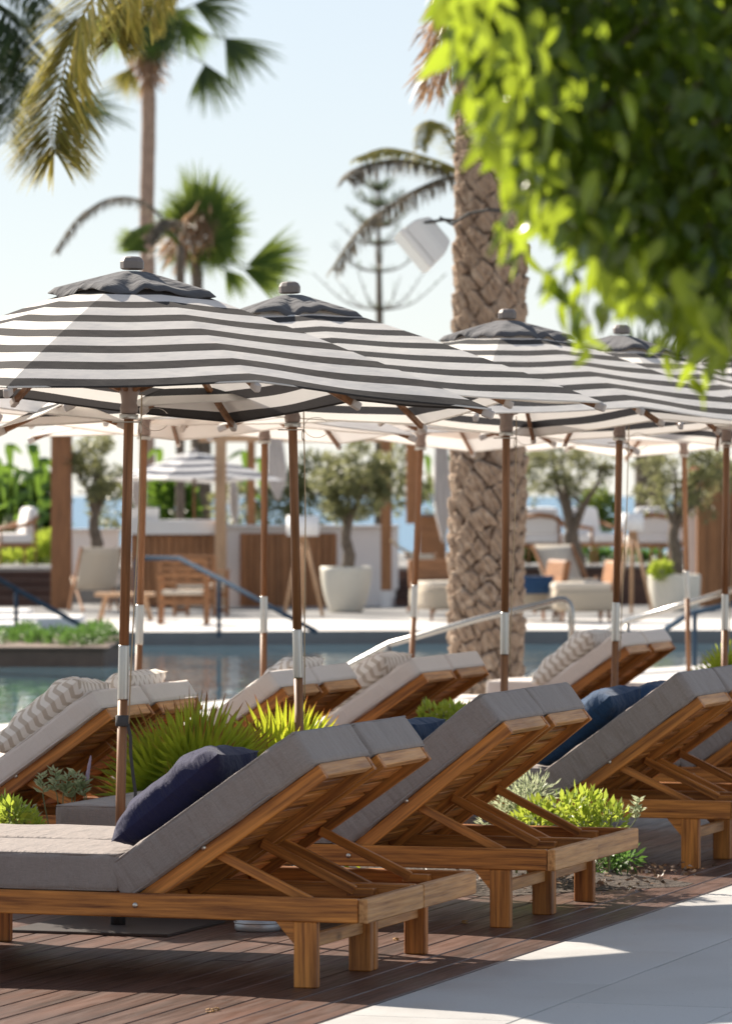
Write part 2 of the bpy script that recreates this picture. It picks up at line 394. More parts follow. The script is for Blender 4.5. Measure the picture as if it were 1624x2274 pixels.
# pavement of large pale tiles beside the deck
pav = props(MB().poly([row(4, DECK_EDGE + .006, -.02), row(40, DECK_EDGE + .006, -.02), row(40, 6, -.02), row(4, 6, -.02)], (0, 0, -.5)).build('pavement', M['grout']), kind='structure')
tm = {}
for j in range(10):
    for i in range(-1, 22):
        a0 = 6.3 + i * 1.2 + (.6 if j % 2 else 0); w = .6 if j else .575
        b0 = DECK_EDGE + .01 + (0 if j == 0 else .578 + (j - 1) * .603)
        if w not in tm: tm[w] = MB().box((0, 0, 0), (1.197, w - .003, .02), None, .0015).mesh('paving_tile', M['tile'])
        link('paving_tile', tm[w], pav, Matrix.Translation(row(a0 + .6, b0 + w / 2, -.01 + rp.uniform(-.0006, .0006))) @ frame(U))

# pool: water, near coping, far terrace
near = [gp(-900, 1700), gp(0, 1612), gp(760, 1530), gp(1250, 1500), gp(1700, 1470), gp(2600, 1440)]
farl = [gp(2800, 1398), gp(900, 1401), gp(430, 1404), gp(-900, 1404)]
wz = -.16
sheet('pool_water', near + farl, wz, M['water'])
cop = MB()
for p, q in zip(near, near[1:]):
    n = Vector((q.y - p.y, -(q.x - p.x), 0)).normalized()
    cop.poly([(*p.xy, .012), (*q.xy, .012), (*(q + n * .45).xy, .012), (*(p + n * .45).xy, .012)], (0, 0, -.3))
props(cop.build('pool_coping', M['stone_pale']), kind='structure')
# pool side ground between the deck and the coping
sheet('poolside', [gp(-900, 1700), gp(0, 1612), gp(760, 1530), gp(1250, 1500), gp(1700, 1470), gp(2600, 1440), row(60, 12), row(33, 8), row(33, -4.7), row(33, -9.9), row(18, -9.9), row(10, -16)], -.006, M['stone_pale'])
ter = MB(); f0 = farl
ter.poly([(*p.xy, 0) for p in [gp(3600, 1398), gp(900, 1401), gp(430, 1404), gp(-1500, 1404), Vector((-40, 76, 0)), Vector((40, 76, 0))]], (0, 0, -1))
props(MB().poly([(*p.xy, .006) for p in [gp(3600, 1398), gp(900, 1401), gp(430, 1404), gp(-1500, 1404), Vector((-9.5, 64.6, 0)), Vector((17, 65.2, 0))]]).build('terrace_lit_strip', M['stone_pale']), kind='structure')  # pale overlay paints the sunlit band along the pool side of the terrace
props(ter.build('terrace', M['stone_grey_shade']), kind='structure')  # darker paving colour stands in for the shadow cast over the terrace
UT = .56
up = MB().box((0, 74.6 + 10, UT / 2), (90, 20, UT)).build('upper_terrace', M['stone_grey_shade']); props(up, kind='structure')
#MORE

# ------------------------------------------------------------------ loungers
def soft_box(d, r, puff=0, wob=.0, n=12, seed=0):
    """a rounded, slightly swollen cushion centred on the origin"""
    rr = random.Random(seed); bm = bmesh.new(); bmesh.ops.create_cube(bm, size=1)
    bmesh.ops.subdivide_edges(bm, edges=bm.edges[:], cuts=n, use_grid_fill=True)
    h = Vector(d) / 2; ph = [rr.uniform(0, 6) for _ in range(6)]
    for v in bm.verts:
        # crowd the grid lines towards the rims
        c = [math.copysign(abs(2 * x) ** .55, x) for x in v.co]
        p = Vector((c[0] * h.x, c[1] * h.y, c[2] * h.z))
        q = Vector([max(-h[i] + r, min(h[i] - r, p[i])) for i in range(3)])
        e = p - q
        if e.length > 1e-6: p = q + e.normalized() * r
        sw = (1 - (p.x / h.x) ** 2) * (1 - (p.y / h.y) ** 2)
        p.z += math.copysign(puff * sw, p.z) if abs(p.z) > h.z * .3 else 0
        if wob:
            w = math.sin(p.x * 21 + ph[0]) * math.sin(p.y * 17 + ph[1]) + .6 * math.sin(p.x * 43 + p.z * 30 + ph[2])
            p += (p - q).normalized() * wob * w if (p - q).length > 1e-6 else Vector((0, 0, math.copysign(wob * w, p.z)))
        v.co = p
    s = MB(); s.bm.free(); s.bm = bm; return s
def pillow_mesh(name, mat, w=.46, h=.46, t=.15, seed=0, wr=.012):
    n = 26; rr = random.Random(seed); ph = [rr.uniform(0, 6.3) for _ in range(8)]
    vs = []; fs = []
    for side in (1, -1):
        o = len(vs)
        for i in range(n + 1):
            for j in range(n + 1):
                u = 2 * i / n - 1; v = 2 * j / n - 1
                ed = (1 - u ** 4) * (1 - v ** 4); pinch = 1 - .07 * (1 - u * u) * v ** 6
                x = u * w / 2 * (1 - .09 * (1 - v ** 2) * abs(u) ** 3 * -0 - .06 * (1 - v * v) * u * u)
                y = v * h / 2 * (1 - .06 * (1 - u * u) * v * v)
                z = side * t / 2 * max(ed, 0) ** .55
                wrk = math.sin(7 * u + 5 * v + ph[0]) * math.sin(4 * v - 6 * u + ph[1]) + .8 * math.sin(13 * u * v + ph[2]) + .5 * math.sin(19 * v + 6 * u + ph[3])
                z += wr * wrk * ed ** .4 * .5
                if side < 0 and (i in (0, n) or j in (0, n)): z = vs[i * (n + 1) + j][2]
                vs.append((x, y, z))
        for i in range(n):
            for j in range(n):
                a = o + i * (n + 1) + j; q = (a, a + n + 1, a + n + 2, a + 1)
                fs.append(q if side > 0 else q[::-1])
    me = raw(name, vs, fs, mat, smooth=True); return me

LEN, WID = 2.11, .65
HX, HZ0 = 1.25, .268           # where the back starts
def lounger(label, group, a, b, ang, cush, seed=0, WID=.65, st=.134, bt=.140):
    """x runs from foot to head, y from the near to the far side"""
    root = thing('sun_lounger', label, 'sun lounger', row(a, b), -TH, group)
    tk = M['teak']; ca, sa = math.cos(R(ang)), math.sin(R(ang))
    d = Vector((ca, 0, sa)); nrm = Vector((-sa, 0, ca))
    for y in (.017, WID - .017):
        plank('side_rail', (0, y, .27), (LEN - .036, y, .27), .033, .084, tk, root)
    for x in (.014, LEN - .0165):
        plank('end_rail', (x, .0 if x > 1 else .035, .27), (x, WID if x > 1 else WID - .035, .27), .033, .0845, M['teak_worn'], root)
    for x in (.55, 1.22):
        plank('cross_bar', (x, .036, .262), (x, WID - .036, .262), .04, .045, tk, root, .002)
    for x in (.2265, 1.8835):
        for y in (.021, WID - .021):
            lg = plank('leg', (x, y, 0), (x, y, .2275), .04, .083, tk, root, .004, up=(1, 0, 0))
            s = -1 if x > 1 else 1
            br = MB().poly([(x + s * .0415, y - .014, .2275), (x + s * .108, y - .014, .2275), (x + s * .0415, y - .014, .15)], (0, .028, 0)).build('bracket', tk, lg)
            br.matrix_parent_inverse = lg.matrix_basis.inverted()
        plank('stretcher', (x, .043, .158), (x, WID - .043, .158), .03, .045, M['teak_worn'], root, .003)
    bl = .835
    B0 = Vector((HX, 0, HZ0)); B1 = B0 + d * bl
    for y in (.053, WID - .053):
        o = Vector((0, y, 0)); plank('back_rail', B0 + o, B1 + o, .03, .056, tk, root, .003)
    tr = B1 - d * .018 + nrm * .008
    plank('top_rail', tr + Vector((0, .07, 0)), tr + Vector((0, WID - .07, 0)), .032, .05, M['teak_worn'], root, .003, up=nrm)
    for k in range(8):
        p = B0 + d * (.07 + k * .09) + nrm * .012
        plank('slat', p + Vector((0, .068, 0)), p + Vector((0, WID - .068, 0)), .066, .014, tk, root, .002, up=nrm)
    # struts that prop the back up
    S0 = B0 + d * .335 - nrm * .008; S1 = Vector((1.88, 0, .292))
    for y in (.082, WID - .082):
        o = Vector((0, y, 0)); plank('prop', S0 + o, S1 + o, .024, .034, tk, root, .003)
        MB().box((1.90, y + (.02 if y > .3 else -.02), .285), (.1, .05, .03), None, .003).build('notch_block', tk, root)
    for x, z, y in ((1.26, .27, -.001), (S0.x - .03, S0.z + .02, .0365), (1.26, .27, WID + .001)):
        MB().lathe([(.0105, -.004), (.0105, .002), (.006, .006), (.0001, .006)], 10).build('bolt', M['steel'], root, True,
              Matrix.Translation((x, y, z)) @ Matrix.Rotation(R(90 if y < .3 else -90), 4, 'X'))
    # cushions
    L1 = 1.185
    sc = soft_box((L1, WID - .01, st), .02, .009, .0026, 16, seed).build('seat_cushion', cush, root, True, Matrix.Translation((L1 / 2 + .005, WID / 2, .313 + st / 2)))
    bc = B0 + d * (bl / 2 - .01) + nrm * (.03 + bt / 2)
    MT = Matrix.Translation((bc.x, WID / 2, bc.z)) @ Matrix.Rotation(-R(ang), 4, 'Y')
    bk = soft_box((bl + .03, WID - .012, bt), .02, .009, .0030, 16, seed + 5).build('back_cushion', cush, root, True, MT)
    for ob, Lx, t in ((sc, L1, st), (bk, bl + .03, bt)):
        h = [(-Lx / 2 + .008, -WID / 2 + .012), (Lx / 2 - .008, -WID / 2 + .012), (Lx / 2 - .008, WID / 2 - .012), (-Lx / 2 + .008, WID / 2 - .012)]
        for sz in (1, -1):
            MB().tube([(x, y, sz * (t / 2 - .006)) for x, y in h + h[:1]], .0042, 6, False).build('piping', cush, ob, True)
    return root
def pillow(label, a, b, ang, y, mat, seed, along=.24, w=.46, t=.16, twist=0, lift=.0, group=None):
    """a pillow leaning against the raised back of the lounger at (a, b)"""
    ca, sa = math.cos(R(ang)), math.sin(R(ang))
    d = Vector((ca, 0, sa)); nrm = Vector((-sa, 0, ca))
    p = Vector((HX, 0, HZ0)) + d * along + nrm * (.03 + .146 + t * .43 + lift) + Vector((0, y, 0))
    o = pillow_mesh('pillow', mat, w, w, t, seed)
    o.matrix_world = Matrix.Translation(row(a, b)) @ Matrix.Rotation(-TH, 4, 'Z') @ Matrix.Translation(p) @ Matrix.Rotation(-R(ang + 4), 4, 'Y') @ Matrix.Rotation(R(twist), 4, 'Z')
    return props(o, label, 'pillow', group)
G1 = 'grey loungers in pairs on the deck'; G2 = 'cream loungers along the pool'
BF = -7.095
L = [(15.45, 35, 'grey cushioned teak sun lounger nearest the camera at lower left'),
     (16.11, 35, 'grey cushioned teak sun lounger just behind the nearest one, second from the front'),
     (17.84, 38.4, 'third grey cushioned teak sun lounger from the front, raised back at picture centre'),
     (18.48, 38.4, 'fourth grey teak sun lounger from the front, its frame end beside the lime shrub'),
     (20.92, 36, 'fifth grey teak sun lounger from the front, with big blue pillow, at right edge'),
     (21.58, 36, 'sixth grey teak sun lounger from the front, half hidden behind the blue pillow one'),
     (23.5, 36, 'grey teak sun lounger farthest back, a sliver at the right edge')]
for i, (a, g, lab) in enumerate(L): lounger(lab, G1, a, BF, g, M['grey_fabric'], i)
pillow('dark navy throw pillow leaning on the nearest grey lounger', L[0][0], BF, 35, .34, M['navy'], 1, .27, .50, .185, 3)
pillow('blue pillow peeking out behind the back of the third grey lounger', L[2][0], BF, 38.4, .36, M['blue'], 2, .28)
pillow('large blue throw pillow on the lounger at the right edge', L[4][0], BF, 36, .30, M['blue'], 3, .27, .50, .18, -4)
pillow('second blue pillow just behind the large blue one at right', L[5][0], BF, 36, .35, M['blue'], 4, .30, .48)
BC = -9.28
CL = [(19.1, 35.5, 'cream cushioned lounger at left edge, back shaded, beside the umbrella pole'),
      (19.73, 35.5, 'cream lounger right behind the left edge one, above the fan palm'),
      (21.46, 35.5, 'third cream lounger from the left, raised back above the fan palm'),
      (22.08, 35.5, 'fourth cream lounger, back rising right of the second umbrella pole'),
      (23.7, 34.5, 'cream lounger left of the big palm trunk, with chevron pillow'),
      (24.32, 34.5, 'cream lounger directly in front of the big palm trunk base'),
      (27.9, 35.5, 'cream lounger with chevron pillow right of the bent chrome handrail'),
      (28.52, 35.5, 'cream lounger behind the one right of the bent chrome handrail'),
      (31.4, 20, 'far low cream lounger near the right edge')]
for i, (a, g, lab) in enumerate(CL): lounger(lab, G2, a, BC, g, M['cream_fabric'], 20 + i, .61, .104, .100)
GP = 'chevron pillows on the cream loungers'
pillow('beige chevron pillow on the cream lounger at the left edge', CL[0][0], BC, 35.5, .30, M['chevron'], 11, .52, .50, .17, 6, -.06, group=GP)
pillow('beige chevron pillow tip behind the left edge cream lounger', CL[1][0], BC, 35.5, .30, M['chevron'], 12, .56, .48, .16, 0, -.06, group=GP)
pillow('beige chevron pillow on the third cream lounger', CL[3][0], BC, 35.5, .30, M['chevron'], 13, .54, .46, .16, 0, -.06, group=GP)
pillow('beige chevron pillow on the cream lounger left of the palm trunk', CL[4][0], BC, 34.5, .30, M['chevron'], 14, .46, .50, .17, 0, -.05, group=GP)
pillow('beige chevron pillow on the lounger right of the chrome handrail', CL[6][0], BC, 35.5, .30, M['chevron'], 15, .46, .50, .17, 0, -.05, group=GP)

# ------------------------------------------------------------------ umbrellas
HALF = 1.035
def canopy_z(m, s, k=1):
    return 2.585 - ((.465) * (.90 * m + .10 * m * m) + .065 * abs(s) * m ** 1.3 + .007 * m * math.sin(math.pi * s) ** 2) * k
def canopy_xy(m, s, side):
    pull = 1 - .014 * math.sin(math.pi * s) ** 2 * m ** 3
    x, y = m * HALF * pull, s * m * HALF * (1 - .0 * m)
    c, q = ((1, 0), (0, 1), (-1, 0), (0, -1))[side]
    return x * c - y * q, x * q + y * c
def canopy_mesh(mat, seed=0):
    rr = random.Random(seed); ph = [rr.uniform(0, 6.3) for _ in range(4)]
    nm, ns = 22, 32; vs = []; fs = []
    for side in range(4):
        o = len(vs)
        for i in range(nm + 1):
            m = .03 + .97 * i / nm
            for j in range(ns + 1):
                s = 2 * j / ns - 1; x, y = canopy_xy(m, s, side)
                z = canopy_z(m, s) + .0018 * m * math.sin(9 * x + 4 * y + ph[0]) * math.sin(7 * y + ph[1])
                vs.append((x, y, z))
        for i in range(nm):
            for j in range(ns):
                a = o + i * (ns + 1) + j; fs.append((a, a + 1, a + ns + 2, a + ns + 1))
    return vs, fs
def umbrella(label, group, base, lean, spin, fab, seed, cap='cap_fabric', full=True, strap=False, leany=-1.4):
    q = Quaternion((0, 1, 0), R(lean)) @ Quaternion((1, 0, 0), R(leany)) @ Quaternion((0, 0, 1), R(spin))
    root = thing('parasol', label, 'umbrella', base, 0, group, q)
    vs, fs = canopy_mesh(fab, seed); cn = raw('canopy', vs, fs, M[fab], root, True)
    # hem along the rim
    rim = []
    for side in range(4):
        for j in range(32): x, y = canopy_xy(1, 2 * j / 32 - 1, side); rim.append((x, y, canopy_z(1, 2 * j / 32 - 1) - .002))
    MB().tube(rim + rim[:1], .0045, 5, False).build('hem', M[fab], cn, True)
    # loose cap with a wavy edge
    rr = random.Random(seed + 50); ph = [rr.uniform(0, 6.3) for _ in range(5)]; n = 72; vs = []; fs = []
    for i in range(11):
        r = .04 + (i / 10) ** 1.0 * .205
        for k in range(n):
            t = 2 * math.pi * k / n; c, s_ = math.cos(t), math.sin(t); mx = max(abs(c), abs(s_)); rad = r / mx * (1 - .10 * (i / 10) ** 2 * math.sin(2 * t) ** 2 * 0)
            x, y = rad * c, rad * s_; m = r / HALF; sd = min(abs(c), abs(s_)) / mx
            z = canopy_z(m, sd) + .012 + .010 * (i / 10)
            w = (i / 10) ** 1.5
            z += w * (  .008 * math.sin(5 * t + ph[0]) + .006 * math.sin(9 * t + ph[1]) + .004 * math.sin(17 * t + ph[2])) - (.014 * w if i == 10 else 0)
            fold = (i / 10) * .009 * math.sin(9 * t + ph[3] + 2 * math.sin(3 * t))
            vs.append((x, y, z + fold))
    for i in range(10):
        for k in range(n): fs.append((i * n + k, i * n + (k + 1) % n, (i + 1) * n + (k + 1) % n, (i + 1) * n + k))
    cp = raw('cap', vs, fs, M[cap], root, True)
    sm = cp.modifiers.new('s', 'SOLIDIFY'); sm.thickness = .004
    MB().lathe([(.040, 2.592), (.047, 2.596), (.048, 2.622), (.040, 2.637), (.030, 2.643), (.0001, 2.645)], 10).build('finial', M['finial'] if full else M['tip_plastic'], root)
    pr = .0198
    MB().tube([(0, 0, 1.08), (0, 0, 2.58)], pr, 12).build('pole', M['teak_pole'], root, True)
    MB().tube([(0, 0, .13), (0, 0, .90)], pr, 12).build('lower_pole', M['teak_pole'], root, True)
    MB().lathe([(.0212, .895), (.0216, .90), (.0216, 1.105), (.0212, 1.11)], 20).build('sleeve', M['alu'], root, True)
    MB().lathe([(.030, 0.012), (.030, .13), (.024, .135)], 16).build('base_tube', M['black_metal'], root, True)
    bp = MB().box((0, 0, .006), (.66, .66, .012), None, .002).build('base_plate', M['plate'], root)
    bp.matrix_basis = (q.to_matrix().to_4x4().inverted()) @ Matrix.Rotation(-TH, 4, 'Z')
    # top hub, runner, ribs and struts
    MB().lathe([(.02, 2.50), (.045, 2.51), (.045, 2.55), (.02, 2.56)], 12).build('hub', M['taupe_plastic'], root, True)
    rn = MB().lathe([(.0235, 2.02), (.034, 2.025), (.036, 2.047), (.030, 2.065), (.034, 2.095), (.046, 2.12), (.046, 2.145), (.0235, 2.15)], 18).build('runner', M['taupe_plastic'], root, True)
    MB().lathe([(.036, 2.001), (.0375, 2.003), (.0375, 2.019), (.036, 2.021)], 18).build('collar', M['alu'], rn, True)
    for k in range(8):
        s = 0 if k % 2 == 0 else 1; side = k // 2
        def rp_(m, dz=0):
            x, y = canopy_xy(m, s, side); return Vector((x, y, canopy_z(m, s) + dz))
        p0 = rp_(.04, -.045); p1 = rp_(.5, -.028); p2 = rp_(.985, -.024)
        d = (p2 - p1).normalized()
        rb = MB().bar(p0, p1, .018, .026, .002).bar(p1 - d * .01, p2, .0185, .0265, .002).build('rib', M['rib_wood'], root)
        MB().bar(p2 - d * .012, p2 + d * .035, .026, .034, .005).build('rib_end', M['tip_plastic'], rb)
        a0 = Vector((p2.x, p2.y, 0)).normalized() * .042 + Vector((0, 0, 2.12)); a1 = rp_(.40 if s else .5, -.04)
        st = MB().bar(a0, a1, .018, .026, .002).build('strut', M['rib_wood'], root)
        MB().bar(a0 + (a1 - a0) * .55, a1, .024, .032, .004).build('strut_socket', M['tip_plastic'], st)
    if full:   # pull cord, pin and wire loop
        qi = q.inverted(); dx = qi @ Vector((1, -.3, 0))
        c0 = dx * .05; c1 = dx * .032
        MB().tube([(c0.x, c0.y, 2.10), (c0.x * .95, c0.y * .95, 1.6), (c1.x, c1.y, 1.1), (c1.x * .8, c1.y * .8, .8)], .0028, 5).build('cord', M['cord'], root, True)
        f = qi @ Vector((1, 0, 0)); g = qi @ Vector((0, -1, 0))
        MB().tube([g * .02 - f * .065 + Vector((0, 0, 1.99)), g * .02 + f * .05 + Vector((0, 0, 1.99))], .003, 5).build('pin', M['steel'], root)
        pts = [f * (.05 + .055 * (1 - math.cos(t)) + .0) + g * .02 + Vector((0, 0, 2.0 + .045 * math.sin(t))) for t in np.linspace(-2.6, 2.6, 22)]
        MB().tube(pts, .0013, 4).build('wire_loop', M['steel'], root)
        MB().tube([f * .045 + g * .022 + Vector((.011 * math.cos(t), .0, 1.965 + .022 * math.sin(t))) for t in np.linspace(0, 6.28, 14)], .0025, 5, False).build('cleat', M['steel'], root)
    if strap:
        qi = q.inverted(); f = qi @ Vector((1, 0, 0)); g = qi @ Vector((0, -1, 0))
        MB().lathe([(.0225, .79), (.027, .792), (.028, .81), (.0265, .815), (.028, .832), (.0225, .835)], 16).build('strap', M['strap'], root, True)
        pts = [f * x + g * .01 + Vector((0, 0, z)) for x, z in ((.022, .80), (.034, .75), (.036, .68), (.047, .60), (.058, .53), (.056, .47), (.040, .40), (.034, .34))]
        s_ = MB()
        for p, r_ in zip(pts, pts[1:]): s_.bar(p, r_, .003, .013, 0, up=tuple(f))
        s_.build('strap_tail', M['strap'], root)
    return root
GU = 'charcoal striped umbrellas over the grey loungers'; GV = 'taupe striped umbrellas over the cream loungers'
def ub(px, z): return Vector(((px - CX) / FPX * z, z, 0))
umbrella('charcoal and white striped umbrella nearest the camera, at left', GU, ub(262, 18.6), 1.15, -59.8, 'charcoal_stripe', 1, strap=True)
umbrella('second charcoal striped umbrella, pole just left of picture centre', GU, ub(672, 20.8), -1.3, -69, 'charcoal_stripe_white_hem', 2)
umbrella('third charcoal striped umbrella, in front of the big palm trunk', GU, ub(1116, 23.85), .5, -52.4, 'charcoal_stripe_white_hem', 3)
umbrella('fourth charcoal striped umbrella, its cap among the hanging ficus leaves', GU, ub(1358, 26.05), 1.2, -35.5, 'charcoal_stripe_white_hem', 4)
umbrella('charcoal striped umbrella with its pole at the right edge', GU, ub(1605, 28.2), .6, -47, 'charcoal_stripe_white_hem', 5)
def vb(a): return row(a, -9.0)
umbrella('taupe striped umbrella with only one corner showing at the left edge', GV, ub(-440, 21.6), .8, -52, 'taupe_stripe', 11, 'taupe_stripe', False)
umbrella('taupe striped umbrella right behind the nearest umbrella pole', GV, ub(300, 25.5), 1.3, -50, 'taupe_stripe', 12, 'taupe_stripe', False)
umbrella('taupe striped umbrella between the first and second charcoal umbrellas', GV, ub(584, 27.6), .2, -62, 'taupe_stripe', 13, 'taupe_stripe', False)
umbrella('taupe striped umbrella with clearly leaning pole left of the palm trunk', GV, ub(905, 31.2), 2.4, -60, 'taupe_stripe', 14, 'taupe_stripe', False)
umbrella('taupe striped umbrella behind the fourth charcoal umbrella at right', GV, ub(1530, 37), -1.2, -30, 'taupe_stripe', 15, 'taupe_stripe', False)
#MORE2

# ------------------------------------------------------------------ background architecture and furniture
def rect(x0, x1, y0, y1, Y): return at(x0, y1, Y), at(x1, y0, Y)
def wbox(name, x0, x1, y0, y1, Y, depth, mat, parent=None, bev=.01):
    """a box whose front face stands at distance Y and fills the given span"""
    p, q = rect(x0, x1, y0, y1, Y)
    return MB().box(((p.x + q.x) / 2, Y + depth / 2, (p.z + q.z) / 2), (q.x - p.x, depth, q.z - p.z), None, bev).build(name, mat, parent)
def boards(parent, x0, x1, y0, y1, Y, n, mat, t=.03):
    for i in range(n):
        a = x0 + (x1 - x0) * i / n; b = x0 + (x1 - x0) * (i + 1) / n; g = (b - a) * .06
        p, q = rect(a + g, b - g, y0, y1, Y)
        plank('board', (((p.x + q.x) / 2), Y, p.z), ((p.x + q.x) / 2, Y, q.z), t, q.x - p.x, mat, parent, .004, up=(1, 0, 0))
def post(label, x0, x1, y0, y1, Y, mat='timber', foot=None):
    t = thing('timber_post', label, 'post', (0, 0, 0), 0, 'timber posts of the pergolas')
    p, q = rect(x0, x1, y0, y1, Y); w = q.x - p.x; cx = (p.x + q.x) / 2
    z0 = p.z + (.28 if foot else 0)
    plank('shaft', (cx, Y + w / 2, z0), (cx, Y + w / 2, q.z), w, w, M[mat], t, .008, up=(1, 0, 0))
    if foot: MB().box((cx, Y + w / 2, p.z + .14), (w * .92, w * .92, .28), None, .01).build('foot', M['plaster'], t)
    return t
# low walls and bar counter
t = thing('garden_wall', 'low white rendered wall with a wide timber panel behind the potted olive', 'wall')
wbox('wall', 478, 884, 1171, 1352, 72.6, .35, M['plaster'], t); wbox('coping', 476, 886, 1166, 1171.5, 72.5, .45, M['plaster'], t)
wbox('panel_frame', 533, 747, 1184, 1350, 72.56, .06, M['timber'], t); boards(t, 535, 745, 1186, 1349, 72.54, 14, M['timber'])
t = thing('bar_counter', 'timber fronted bar counter with white top under the small striped umbrella', 'counter')
wbox('counter_top', 286, 480, 1155, 1187, 71.2, 1.2, M['plaster'], t); wbox('body', 290, 476, 1187, 1346, 71.4, .9, M['timber'], t)
boards(t, 291, 475, 1189, 1345, 71.36, 12, M['timber'])
props(wbox('white_block', 288, 349, 1128, 1155.5, 71.6, .6, M['plaster']), 'white rounded block standing on the bar counter', 'block')
t = thing('white_wall', 'plain white wall behind the left olive trunk', 'wall'); wbox('wall', 158, 264, 1178, 1300, 73.2, .3, M['plaster'], t); wbox('coping', 156, 288, 1174, 1178.5, 73.1, .4, M['plaster'], t)
# pergola posts
post('thick shade toned timber pergola post at left, lit along its edge', 113, 158, 955, 1353, 70.5, 'timber_shade')
post('pale timber post beside the timber panel wall, right of the bar', 477, 502, 940, 1346, 71, 'timber_pale')
post('timber post right of the potted olive tree, on a white foot', 845, 869, 955, 1352, 71.6, 'timber', True)
post('upright timber post behind the leaning pole left of the palm', 901, 930, 940, 1163, 78, 'timber')
post('timber post seen through the gap behind the second taupe umbrella', 548, 566, 950, 1175, 80, 'timber')
t = thing('pergola_beam', 'grey beam end on top of the thick timber post', 'beam'); wbox('beam', 96, 170, 956, 966, 70.4, .3, M['stone_grey_shade'], t)
p0, p1 = at(440, 968, 77), at(960, 968, 77)
props(MB().bar(p0, p1, .15, .2, .01).build('pergola_crossbeam', M['timber_pale']), 'horizontal pergola beam under the taupe canopies at centre', 'beam')
# steps between the two terrace levels
def steps(label, x0, x1, y0, y1, Y, n, group):
    t = thing('steps', label, 'steps', (0, 0, 0), 0, group)
    for i in range(n):
        za = y1 + (y0 - y1) * (i + 1) / n
        xa = x0 + (x1 - x0) * .0
        wbox('step', xa, x1, za, y1 if i == 0 else y1 + (y0 - y1) * i / n - .5, Y + i * .3, .34, M['dark_wood'], t)
        wbox('tread', xa, x1, za - 2, za, Y + i * .3 - .02, .36, M['dark_wood'], t)
    return t
steps('dark brown timber steps below the armchair at left edge', -60, 114, 1270, 1350, 72.3, 4, 'dark timber steps')
steps('dark brown timber steps right of the post with the white foot', 876, 972, 1268, 1350, 72.3, 4, 'dark timber steps')
t = thing('planter_wall', 'long dark brown timber planter front behind the beige sofas', 'planter')
wbox('planter_front', 1120, 1456, 1262, 1343, 73.6, .3, M['dark_wood'], t); wbox('planter_cap', 1118, 1458, 1256, 1262, 73.5, .5, M['stone_grey_shade'], t)
t = thing('slatted_wall', 'tall timber slatted screen at the right edge', 'screen')
wbox('backing', 1546, 1800, 1058, 1352, 72.2, .2, M['timber'], t); boards(t, 1546, 1780, 1056, 1353, 72.15, 26, M['timber'])
t = thing('white_pillar', 'slim white pillar left of the slatted timber screen', 'pillar'); wbox('shaft', 1520, 1546, 1068, 1346, 72.6, .25, M['plaster'], t); wbox('capital', 1517, 1549, 1062, 1068.5, 72.55, .35, M['plaster'], t)
t = thing('shaded_wall', 'reddish timber wall seen beyond the hanging curtain', 'wall'); wbox('wall', 930, 990, 1146, 1255, 80, .2, M['timber'], t); wbox('roof_edge', 925, 995, 1140, 1146.5, 79.9, .5, M['stone_grey_shade'], t)
# left pool steps
t = thing('pool_steps', 'white stone pool steps at the left edge', 'steps')
wbox('step', -120, 174, 1372, 1412, 58.2, 1.6, M['plaster'], t); wbox('step', -120, 70, 1386, 1420, 56.8, 1.4, M['plaster'], t)
wbox('step', -120, 60, 1356, 1374, 60.5, 1.2, M['plaster'], t)
# planter in the pool with low hedge
t = thing('pool_planter', 'stone edged planter reaching into the pool at left', 'planter')
p, q = at(-200, 1484, 51.4), at(232, 1440, 51.4)
MB().box(((p.x + q.x) / 2, 53.6, -.13), (q.x - p.x, 4.4, .32), None, .02).build('wall', M['stone_brown'], t)
MB().box(((p.x + q.x) / 2, 53.6, .035), (q.x - p.x + .1, 4.5, .03), None, .01).build('coping', M['stone_brown'], t)

# ---- seats
def armchair(label, px, Y, z, rz, wood_m='timber', cush='cushion_white', s=1, group='armchairs on the upper terrace'):
    t = thing('armchair', label, 'armchair', ((px - CX) / FPX * Y, Y, z), rz, group)
    w, d = .72 * s, .68 * s
    for x in (-1, 1):
        for y in (-1, 1):
            MB().tube([(x * w * .46, y * d * .44, 0), (x * w * .43, y * d * .42, .62 * s if y < 0 else .80 * s)], [.018, .026], 8).build('leg', M[wood_m], t, True)
        pts = [(x * w * .47, -d * .48, .60 * s), (x * w * .48, 0, .63 * s), (x * w * .46, d * .4, .72 * s), (x * w * .3, d * .52, .80 * s)]
        MB().tube(pts, [.028, .032, .036, .036], 8).build('armrest', M[wood_m], t, True)
    MB().tube([(-w * .3, d * .52, .80 * s), (0, d * .56, .83 * s), (w * .3, d * .52, .80 * s)], .038, 8).build('back_rail', M[wood_m], t, True)
    MB().box((0, 0, .33 * s), (w * .9, d * .9, .06), None, .01).build('seat_frame', M[wood_m], t)
    soft_box((w * .86, d * .88, .15), .05, .02).build('seat_cushion', M[cush], t, True, Matrix.Translation((0, -.02, .44 * s)))
    soft_box((w * .8, .16, .44 * s), .06, .02).build('back_cushion', M[cush], t, True, Matrix.Translation((0, d * .36, .72 * s)) @ Matrix.Rotation(R(-12), 4, 'X'))
    return t
armchair('white cushioned armchair on the terrace at the left edge', 28, 76.5, UT, R(-70))
armchair('white cushioned armchair left of the forked olive trunk', 1208, 75.8, UT, R(165))
armchair('white cushioned armchair right of the forked olive trunk', 1318, 77.5, UT, R(40))
armchair('white cushioned armchair just right of the tripod lamp', 1435, 75.8, UT, R(195))
armchair('white cushioned armchair behind the right olive trunk', 1500, 77.6, UT, R(240))
